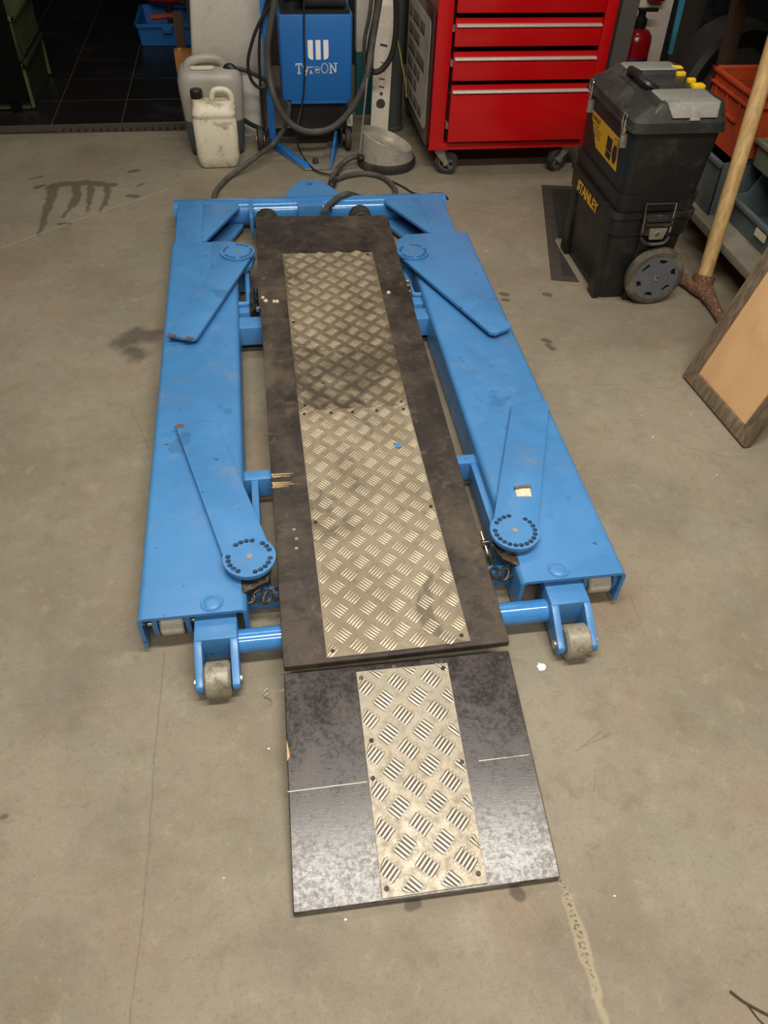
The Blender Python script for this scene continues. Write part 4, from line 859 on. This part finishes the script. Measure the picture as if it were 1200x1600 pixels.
Mt = Matrix(((0, 0, -1, 1.1795), (-1, 0, 0, 2.655), (0, 1, 0, .288), (0, 0, 0, 1))) @ Matrix.Diagonal((1.02, 1, 1, 1))
text_mb('STANLEY', .052, Mt, .0012, .0012).build('lettering', 'yellowp', low)
# ------------------------------------------------------------------ mat behind the tool box
mt_ = thing('rubber_mat', (1.22, 2.98, 0), 'flat black ribbed rubber mat on the floor beside the tool box', 'mat')
ax = (Vector((1.283, 3.418))-Vector((1.074, 2.576))).normalized(); o_ = Vector((1.074, 2.576)); pe = Vector((ax.y, -ax.x))
def mp(u, v): q = o_+ax*u+pe*v; return (q.x, q.y)
MB().prism([mp(0, 0), (1.178, 2.550), (1.183, 2.885), (1.50, 3.38), mp(.868, 0)], .0005, .004).build('border', 'mat_edge', mt_, bevel=.001)
for k in range(36):
    v = .045; u = .04+k*.0222
    q0 = o_+ax*u; ve = (1.172-q0.x)/pe.x if q0.y < 2.90 else .10+(q0.y-2.90)*.2
    if ve < v+.006: continue
    MB().prism([mp(u, v), mp(u, ve), mp(u+.013, ve), mp(u+.013, v)], .004, .0065).build('rib', 'mat_mid', mt_)
# ------------------------------------------------------------------ mattock
mk = thing('mattock', (1.60, 2.42, 0), 'rusty mattock standing on its head with a long pale wooden handle', 'mattock')
e0 = Vector((1.612, 2.425, .030)); e1 = Vector((1.72, 2.673, .811)); ed = (e1-e0).normalized()
MB().path([e0-ed*.01, e0+ed*.06, e0+ed*.12, e0+ed*.3, e0+ed*.6, e0+ed*.93], lambda t: .030-.004*min(1, t*4)+.002*t, 18, 4).build('handle', 'handle', mk)
hd = MB()
hp = [(Vector((1.515, 2.62, .012)), .010, .030), (Vector((1.55, 2.53, .016)), .013, .026), (Vector((1.585, 2.465, .026)), .026, .028), (Vector((1.606, 2.42, .030)), .040, .031), (Vector((1.615, 2.375, .028)), .030, .028), (Vector((1.612, 2.31, .020)), .022, .020), (Vector((1.60, 2.20, .016)), .018, .016), (Vector((1.585, 2.10, .010)), .012, .008)]
rings = []
for i, (c, wx, wz) in enumerate(hp):
    t = (hp[min(i+1, len(hp)-1)][0]-hp[max(i-1, 0)][0]).normalized(); s_ = Vector((-t.y, t.x, 0)).normalized()
    rings.append([c+s_*wx*math.cos(a)+Vector((0, 0, 1))*min(wz, c.z-.0005 if math.sin(a) < 0 else 9)*math.sin(a) for a in [k*math.pi/8 for k in range(16)]])
hd.loft(rings).build('head', 'rust', mk, sharp=60)
MB().pipe(e0+ed*.012, e0+ed*.045, .040, .028).build('eye_collar', 'rust', mk)
# ------------------------------------------------------------------ framed panel leaning at the right
fp = thing('framed_panel', (1.34, 1.74, 0), 'tan hardboard panel in a weathered wooden frame, leaning at the right edge', 'panel')
p0 = Vector((1.325, 1.921, 0)); p1 = Vector((1.361, 1.557, 0)); sd = (p1-p0).normalized(); W = (p1-p0).length
ud = Vector((.117, 0, .457)).normalized(); nd = sd.cross(ud); nd = nd if nd.x > 0 else -nd     # nd points away from the viewer
HL = 1.25; RWd = .046
def fpp(u, v, d): return p0+sd*u+ud*v+nd*d+Vector((0, 0, .008))
def rail(pts, d0, d1, nm, mat, bev=.0025): MB().hexa([fpp(u, v, d0) for u, v in pts], [fpp(u, v, d1) for u, v in pts]).build(nm, mat, fp, bevel=bev)
rail([(0, 0), (W, 0), (W-RWd, RWd), (RWd, RWd)], 0, .028, 'bottom_rail', 'framewood'); rail([(0, HL), (W, HL), (W-RWd, HL-RWd), (RWd, HL-RWd)], 0, .028, 'top_rail', 'framewood')
rail([(0, 0), (RWd, RWd), (RWd, HL-RWd), (0, HL)], 0, .028, 'side_rail', 'framewood'); rail([(W, 0), (W-RWd, RWd), (W-RWd, HL-RWd), (W, HL)], 0, .028, 'side_rail', 'framewood')
rail([(RWd-.01, RWd-.01), (W-RWd+.01, RWd-.01), (W-RWd+.01, HL-RWd), (RWd-.01, HL-RWd)], .010, .016, 'hardboard', 'panelwood', 0)
# ------------------------------------------------------------------ shelving with bins
SH = thing('shelf_unit', (1.95, 2.4, 0), 'grey low shelf unit along the right wall', 'shelf')
MB().box(1.702, 2.35, 1.2, 3.38, .118, .150).build('shelf_board', 'shelf', SH, bevel=.003)
for y in (1.25, 1.72, 3.34):
    MB().box(1.712, 1.752, y-.02, y+.02, 0, .118 if y > 2 else 1.9).build('upright', 'shelf', SH, bevel=.003); MB().box(2.30, 2.34, y-.02, y+.02, 0, 1.9).build('upright', 'shelf', SH, bevel=.003)
MB().box(1.76, 2.35, 1.2, 3.38, .95, .98).build('shelf_board', 'shelf', SH, bevel=.003)
def bin_(name, x0, x1, y0, y1, z0, z1, lip, mat, label, tagged=False):
    b = thing(name, ((x0+x1)/2, (y0+y1)/2, z0), label, 'storage bin'); t = .006
    MB().box(x0+.01, x1, y0+.008, y1-.008, z0, z0+.008).build('bottom', mat, b)
    prof = [(x0+.01, z0), (x1, z0), (x1, z1), (x0+.11, z1), (x0+.06, z0+lip+.012), (x0, z0+lip)]
    for yy in (y0, y1-t): MB().prism(prof, yy, yy+t, 'y').build('side_wall', mat, b, bevel=.001)
    MB().box(x1-t, x1, y0, y1, z0, z1).build('back_wall', mat, b)
    f = MB().hexa([(x0+.01, y0, z0), (x0+.016, y0, z0), (x0+.016, y1, z0), (x0+.01, y1, z0)], [(x0, y0, z0+lip), (x0+.006, y0, z0+lip), (x0+.006, y1, z0+lip), (x0, y1, z0+lip)]).build('front_wall', mat, b)
    MB().box(x0-.012, x0+.008, y0-.004, y1+.004, z0+lip-.012, z0+lip+.004).build('front_rim', mat, b, bevel=.003)
    MB().box(x0+.11, x1+.004, y0-.006, y0+.008, z1-.012, z1+.004).build('side_rim', mat, b, bevel=.002); MB().box(x0+.11, x1+.004, y1-.008, y1+.006, z1-.012, z1+.004).build('side_rim', mat, b, bevel=.002)
    if tagged: MB().box(x0-.010, x0-.004, y0+.06, y0+.13, z0+lip-.045, z0+lip-.018).build('paper_tag', 'paper', f)
    return b
bin_('storage_bin', 1.735, 2.10, 2.755, 3.02, .150, .372, .20, 'bin', 'blue-grey plastic bin under the orange crate')
bin_('storage_bin', 1.80, 2.20, 2.36, 2.72, .150, .36, .095, 'bin', 'blue-grey open-front bin with a paper tag on its rim', True)
bin_('storage_bin', 1.82, 2.20, 2.37, 2.71, .366, .56, .09, 'bin2', 'green-grey plastic bin stacked on top of the tagged bin')
oc = thing('orange_crate', (1.93, 2.88, .378), 'orange ribbed plastic crate stacked on a blue-grey bin', 'crate')
ox0, ox1, oy0, oy1, oz0, oz1 = 1.755, 2.10, 2.73, 3.04, .378, .60
MB().box(ox0+.01, ox1-.01, oy0+.01, oy1-.01, oz0, oz0+.01).build('bottom', 'orange', oc)
for q in ((ox0, ox0+.007, oy0, oy1), (ox1-.007, ox1, oy0, oy1), (ox0, ox1, oy0, oy0+.007), (ox0, ox1, oy1-.007, oy1)): MB().box(q[0], q[1], q[2], q[3], oz0, oz1).build('wall', 'orange', oc)
for q in ((ox0-.012, ox0+.008, oy0-.01, oy1+.01), (ox0-.012, ox1+.012, oy0-.012, oy0+.008), (ox0-.012, ox1+.012, oy1-.008, oy1+.012), (ox1-.008, ox1+.012, oy0-.01, oy1+.01)):
    MB().box(*q, oz1-.008, oz1+.004).build('rim', 'orange', oc, bevel=.002); MB().box(*q, oz1-.045, oz1-.037).build('rim', 'orange', oc, bevel=.002)
for y in (oy0+.06, oy0+.16, oy0+.25): MB().box(ox0-.010, ox0+.002, y-.004, y+.004, oz0+.11, oz1-.04).build('rib', 'orange', oc)
MB().box(ox0-.010, ox0+.002, oy0+.06, oy0+.25, oz0+.108, oz0+.116).build('rib', 'orange', oc)
single(MB().lathe([(.02, 0), (.075, 0), (.085, .05), (.085, .10), (.07, .105)], (1.86, 2.90, .1585), 24), 'plastic_tub', 'darkblue', 'dark blue tub inside the blue-grey bin below the orange crate', 'tub', (1.86, 2.90, .1585))
# ------------------------------------------------------------------ right rear clutter
single(MB().box(1.835, 1.925, 4.22, 4.30, 0, 2.2), 'grey_post', 'greypanel', 'square grey post right behind the red cabinet', 'post', (1.88, 4.26, 0), bevel=.004)
single(MB().hexa([(1.96, 4.50, .0), (2.25, 4.50, .0), (2.25, 4.53, .0), (1.96, 4.53, .0)], [(1.90, 4.50, 1.8), (2.21, 4.50, 1.8), (2.21, 4.53, 1.8), (1.90, 4.53, 1.8)]), 'white_board', 'levelw', 'white board behind the red fire extinguisher', 'board', (2.1, 4.5, 0), bevel=.003)
fe = thing('fire_extinguisher', (2.035, 4.36, 0), 'red fire extinguisher with a black valve between the grey post and the white board', 'fire extinguisher')
fc = (2.028, 4.39, .0)
MB().lathe([(.03, .001), (.075, .001), (.080, .012), (.080, .33), (.076, .36), (.055, .385), (.03, .395)], fc, 36).build('cylinder', 'ext', fe)
MB().lathe([(.0805, .12), (.0812, .122), (.0812, .262), (.0805, .264)], fc, 36).build('print_band', 'darkblue', fe)
MB().lathe([(.03, .392), (.034, .40), (.034, .435), (.02, .445), (.02, .47), (.008, .475)], fc, 20).build('valve', 'black', fe)
MB().box(2.0, 2.10, 4.36, 4.39, .47, .485).build('lever', 'black', fe, bevel=.003)
single(MB().box(2.075, 2.155, 4.42, 4.495, .50, .72), 'red_case', 'ext', 'red case hanging above the fire extinguisher on the white board', 'case', (2.11, 4.46, .5), bevel=.012)
bp = thing('black_door', (2.30, 4.30, 0), 'black sheet door with a pale blue edge strip behind the tool box', 'door')
MB().box(2.20, 2.64, 4.05, 4.09, 0, 1.9).build('leaf', 'black_sheet', bp, bevel=.003)
a = at(1066, 0, 1, 4.04); c_ = at(1048, 85, 1, 4.04)
MB().hexa([c_+Vector((-.012, 0, 0)), c_+Vector((.008, 0, 0)), c_+Vector((.008, .01, 0)), c_+Vector((-.012, .01, 0))], [a+Vector((-.012, 0, 0)), a+Vector((.016, 0, 0)), a+Vector((.016, .01, 0)), a+Vector((-.012, .01, 0))]).build('edge_strip', 'cyan', bp)
ty = thing('spare_wheel', (2.20, 3.72, 0), 'black tyre on a grey wheel standing behind the tool box', 'wheel')
TX = Matrix.Translation((2.20, 3.72, .301)) @ Matrix.Rotation(math.radians(14), 4, 'Z')
MB().lathe([(.19, -.06), (.22, -.085), (.27, -.09), (.297, -.07), (.300, 0), (.297, .07), (.27, .09), (.22, .085), (.19, .06)], (0, 0, 0), 48, 'y', True).xf(TX).build('tyre', 'hoseb', ty)
MB().lathe([(.03, -.03), (.06, -.055), (.16, -.05), (.195, -.065), (.195, .05), (.03, .05)], (0, 0, 0), 40, 'y').xf(TX).build('wheel_disc', 'greypanel', ty)
bpx = [at(x, y, 1, 3.42) for x, y in ((1122, 125), (1146, 125), (1172, 0), (1152, 0))]
upv = (bpx[3]-bpx[0]).normalized(); base = bpx[0]-upv*(bpx[0].z/upv.z)
single(MB().hexa([base, base+Vector((.055, 0, 0)), base+Vector((.055, .05, 0)), base+Vector((0, .05, 0))], [base+upv*1.3, base+upv*1.3+Vector((.055, 0, 0)), base+upv*1.3+Vector((.055, .05, 0)), base+upv*1.3+Vector((0, .05, 0))]), 'wooden_batten', 'brownwood', 'dark brown wooden batten standing behind the orange crate', 'batten', tuple(base), bevel=.003)
# ------------------------------------------------------------------ rear left room: crates, tools, wood
def crate(name, x0, x1, y0, y1, z0, z1, mat, rim, label, group=None):
    c = thing(name, ((x0+x1)/2, (y0+y1)/2, z0), label, 'crate', group); t = .008
    MB().box(x0+.015, x1-.015, y0+.015, y1-.015, z0, z0+.01).build('bottom', mat, c)
    for q in (((x0+.012, y0+.012), (x1-.012, y0+.012), (x0, y0), (x1, y0), 0, t), ):
        pass
    def wl(a, b, a2, b2, nx, ny):
        MB().hexa([(a[0], a[1], z0), (b[0], b[1], z0), (b[0]+nx, b[1]+ny, z0), (a[0]+nx, a[1]+ny, z0)], [(a2[0], a2[1], z1), (b2[0], b2[1], z1), (b2[0]+nx, b2[1]+ny, z1), (a2[0]+nx, a2[1]+ny, z1)]).build('wall', mat, c)
    i = .012
    wl((x0+i, y0+i), (x1-i, y0+i), (x0, y0), (x1, y0), 0, t); wl((x0+i, y1-i), (x1-i, y1-i), (x0, y1), (x1, y1), 0, -t)
    wl((x0+i, y0+i), (x0+i, y1-i), (x0, y0), (x0, y1), t, 0); wl((x1-i, y0+i), (x1-i, y1-i), (x1, y0), (x1, y1), -t, 0)
    r = .012
    for q in ((x0-r, x1+r, y0-r, y0+.004), (x0-r, x1+r, y1-.004, y1+r), (x0-r, x0+.004, y0-r, y1+r), (x1-.004, x1+r, y0-r, y1+r)): MB().box(*q, z1-.022, z1).build('rim', rim, c, bevel=.003)
    return c
gc = crate('green_crate', -1.62, -1.142, 4.53, 5.08, .001, .215, 'green', 'green', 'dark green plastic crate on the black tiles, lowest of the stack', 'green crates in the dark room')
for x, y in ((-1.142, 4.53), (-1.142, 5.07)): MB().box(x-.012, x+.004, y-.004, y+.012, .01, .2).build('corner_post', 'greenlite', gc)
MB().box(-1.56, -1.16, 4.522, 4.535, .006, .04).build('front_foot', 'greenlite', gc, bevel=.003)
gc = crate('green_crate', -1.66, -1.140, 4.545, 5.08, .217, .42, 'greenlite', 'greenlite', 'green plastic crate with slatted side, on top of the other green crate', 'green crates in the dark room')
for k in range(9): MB().box(-1.142, -1.134, 4.60+k*.05, 4.622+k*.05, .24, .33).build('side_slat', 'green', gc)
single(MB().box(-2.2, -1.150, 4.488, 4.512, .045, 1.3).box(-2.2, -2.1, 4.488, 4.512, 0, .05).box(-1.25, -1.2, 4.488, 4.512, 0.0, .05), 'shade_sheet', 'matt_black', 'added black sheet that darkens the fronts of the green crates', 'sheet', (-1.7, 4.5, 0))  # added black sheet gives the crate fronts their shade
bc = crate('blue_crate', -.685, -.34, 5.60, 6.05, .002, .125, 'bluebin', 'bluebin', 'bright blue plastic crate of red tools on the black tiles')
MB().box(-.53, -.47, 5.578, 5.596, .078, .112).build('crate_latch', 'bluebin', bc, bevel=.004)
hc = thing('red_toolcase', (-.52, 6.0, .10), 'dark red tool grip lying at the back of the blue crate', 'tool')
MB().path([(-.62, 5.95, .185), (-.56, 5.94, .18), (-.48, 5.93, .175), (-.40, 5.92, .185)], lambda t: .028, 12, 5).build('grip', 'darkred', hc); MB().cyl((-.42, 5.92, .17), (-.34, 5.88, .19), .022, n=14).build('end_piece', 'darksteel', hc); MB().cyl((-.50, 5.93, .16), (-.50, 5.93, .012), .02, n=10).build('support_leg', 'darksteel', hc)
hb = thing('hand_brush', (-.52, 5.72, .02), 'orange-red handled tool lying at the front of the blue crate', 'tool')
MB().path([(-.60, 5.70, .135), (-.55, 5.70, .138), (-.50, 5.71, .140), (-.46, 5.72, .138)], .016, 10, 5).build('grip', 'orangered', hb); MB().box(-.46, -.40, 5.70, 5.74, .115, .145).build('steel_head', 'galv', hb, bevel=.004); MB().cyl((-.43, 5.72, .118), (-.43, 5.72, .012), .014, n=10).build('shank', 'darksteel', hb)
wb = thing('wooden_offcut', (-.345, 4.62, 0), 'orange-brown wooden offcut standing beside the white pillar', 'wood offcut')
MB().box(-.392, -.302, 4.56, 4.62, 0, .256).build('block', 'woodorange', wb, bevel=.002)
MB().box(-.375, -.355, 4.585, 4.60, .25, .262).build('splinter', 'wood', wb)
single(MB().box(-.385, -.335, 4.70, 4.72, 0, .40), 'wooden_stake', 'brownwood', 'thin brown wooden stake behind the orange-brown offcut', 'stake', (-.36, 4.71, 0), bevel=.001)
# ------------------------------------------------------------------ small litter
def flake(name, mat, label, cat, px, py, z, pts, th=.0008, group=None):
    c = gp(px, py, z); q = [(c.x+a, c.y+b) for a, b in pts]
    return single(MB().prism(q, z+.0002, z+.0002+th), name, mat, label, cat, (c.x, c.y, z), group)
flake('paint_flake', 'pure', 'white paper flake on the floor near the right roller', 'flake', 846, 1042, 0, [(-.009, -.008), (-.003, -.010), (.004, -.009), (.009, -.005), (.0105, .001), (.008, .007), (.001, .008), (-.004, .011), (-.006, .006), (-.011, .003), (-.008, -.003)])
pl = gp(818, 764, .1545)
st = thing('paper_sticker', (pl.x, pl.y, .1545), 'torn cream paper sticker on the front right swing arm', 'sticker')
MB().prism([(pl.x-.020, pl.y-.016), (pl.x+.017, pl.y-.020), (pl.x+.021, pl.y+.010), (pl.x-.018, pl.y+.012)], .1454, .1460).build('sheet', 'paper', st)
MB().path([(pl.x-.020, pl.y+.010, .149), (pl.x+.002, pl.y+.014, .149), (pl.x+.023, pl.y+.012, .149)], .004, 8, 3).build('curled_edge', 'framewood', st)
single(MB().path([gp(x, y, .004) for x, y in ((410, 1085), (417, 1076), (421, 1082), (413, 1088), (422, 1092), (424, 1098), (420, 1102))], .0012, 6, 4), 'wire_scrap', 'galv', 'curled scrap of bright wire left of the ramp', 'wire', tuple(gp(417, 1088, 0)))
single(MB().path([gp(x, y, .003) for x, y in ((1141, 1549), (1155, 1560), (1170, 1570), (1200, 1586), (1225, 1598))], .0022, 6, 4).path([gp(x, y, .003) for x, y in ((1166, 1567), (1185, 1592), (1200, 1606))], .0012, 6, 3), 'twig', 'brownwood', 'thin brown twig on the floor at the lower right', 'twig', tuple(gp(1170, 1570, 0)))
ci = 0
for x, y in ((411, 466), (416, 471), (428, 472), (433, 472), (607, 458)):
    g_ = gp(x, y, .15); z = dz(g_.y); g_ = gp(x, y, z); s_ = .007+.002*random.random()
    pts = [(s_*math.cos(t)*random.uniform(.7, 1.1), s_*.8*math.sin(t)*random.uniform(.7, 1.1)) for t in [k*math.pi/3 for k in range(6)]]
    single(MB().loft([[(g_.x+a, g_.y+b, z+.0008+b*SL) for a, b in pts], [(g_.x+a*.7, g_.y+b*.7, z+.006+b*SL) for a, b in pts]]), 'wood_crumb', 'paper', 'pale wood crumb near the rear of the dark plywood deck' if x < 600 else 'single pale wood crumb on the right edge of the plywood deck', 'crumb', (g_.x, g_.y, z), 'pale wood crumbs on the deck' if x < 600 else None); ci += 1
g_ = gp(621, 693, .128); z = dz(g_.y)+.0045
single(MB().prism([(g_.x-.010, g_.y+.008), (g_.x-.002, g_.y-.012), (g_.x+.010, g_.y-.010), (g_.x+.004, g_.y+.010)], z, z+.0008), 'blue_chip', 'blue', 'blue paint chip on the tread plate of the deck', 'chip', (g_.x, g_.y, z))
for k, (x, y) in enumerate(((320, 640), (420, 1170), (540, 1437), (350, 1372), (760, 392), (1002, 650), (1080, 648), (1020, 683), (495, 280), (430, 303), (1120, 742), (960, 1400))):
    s_ = random.uniform(.0012, .002)
    if k == 0: continue
    flake('floor_fleck', 'pure' if k % 3 else 'paper', 'tiny pale fleck on the concrete floor', 'fleck', x, y, 0, [(s_*math.cos(t)*1.4, s_*math.sin(t)) for t in [i*math.pi/3 for i in range(6)]], group='pale flecks on the floor')
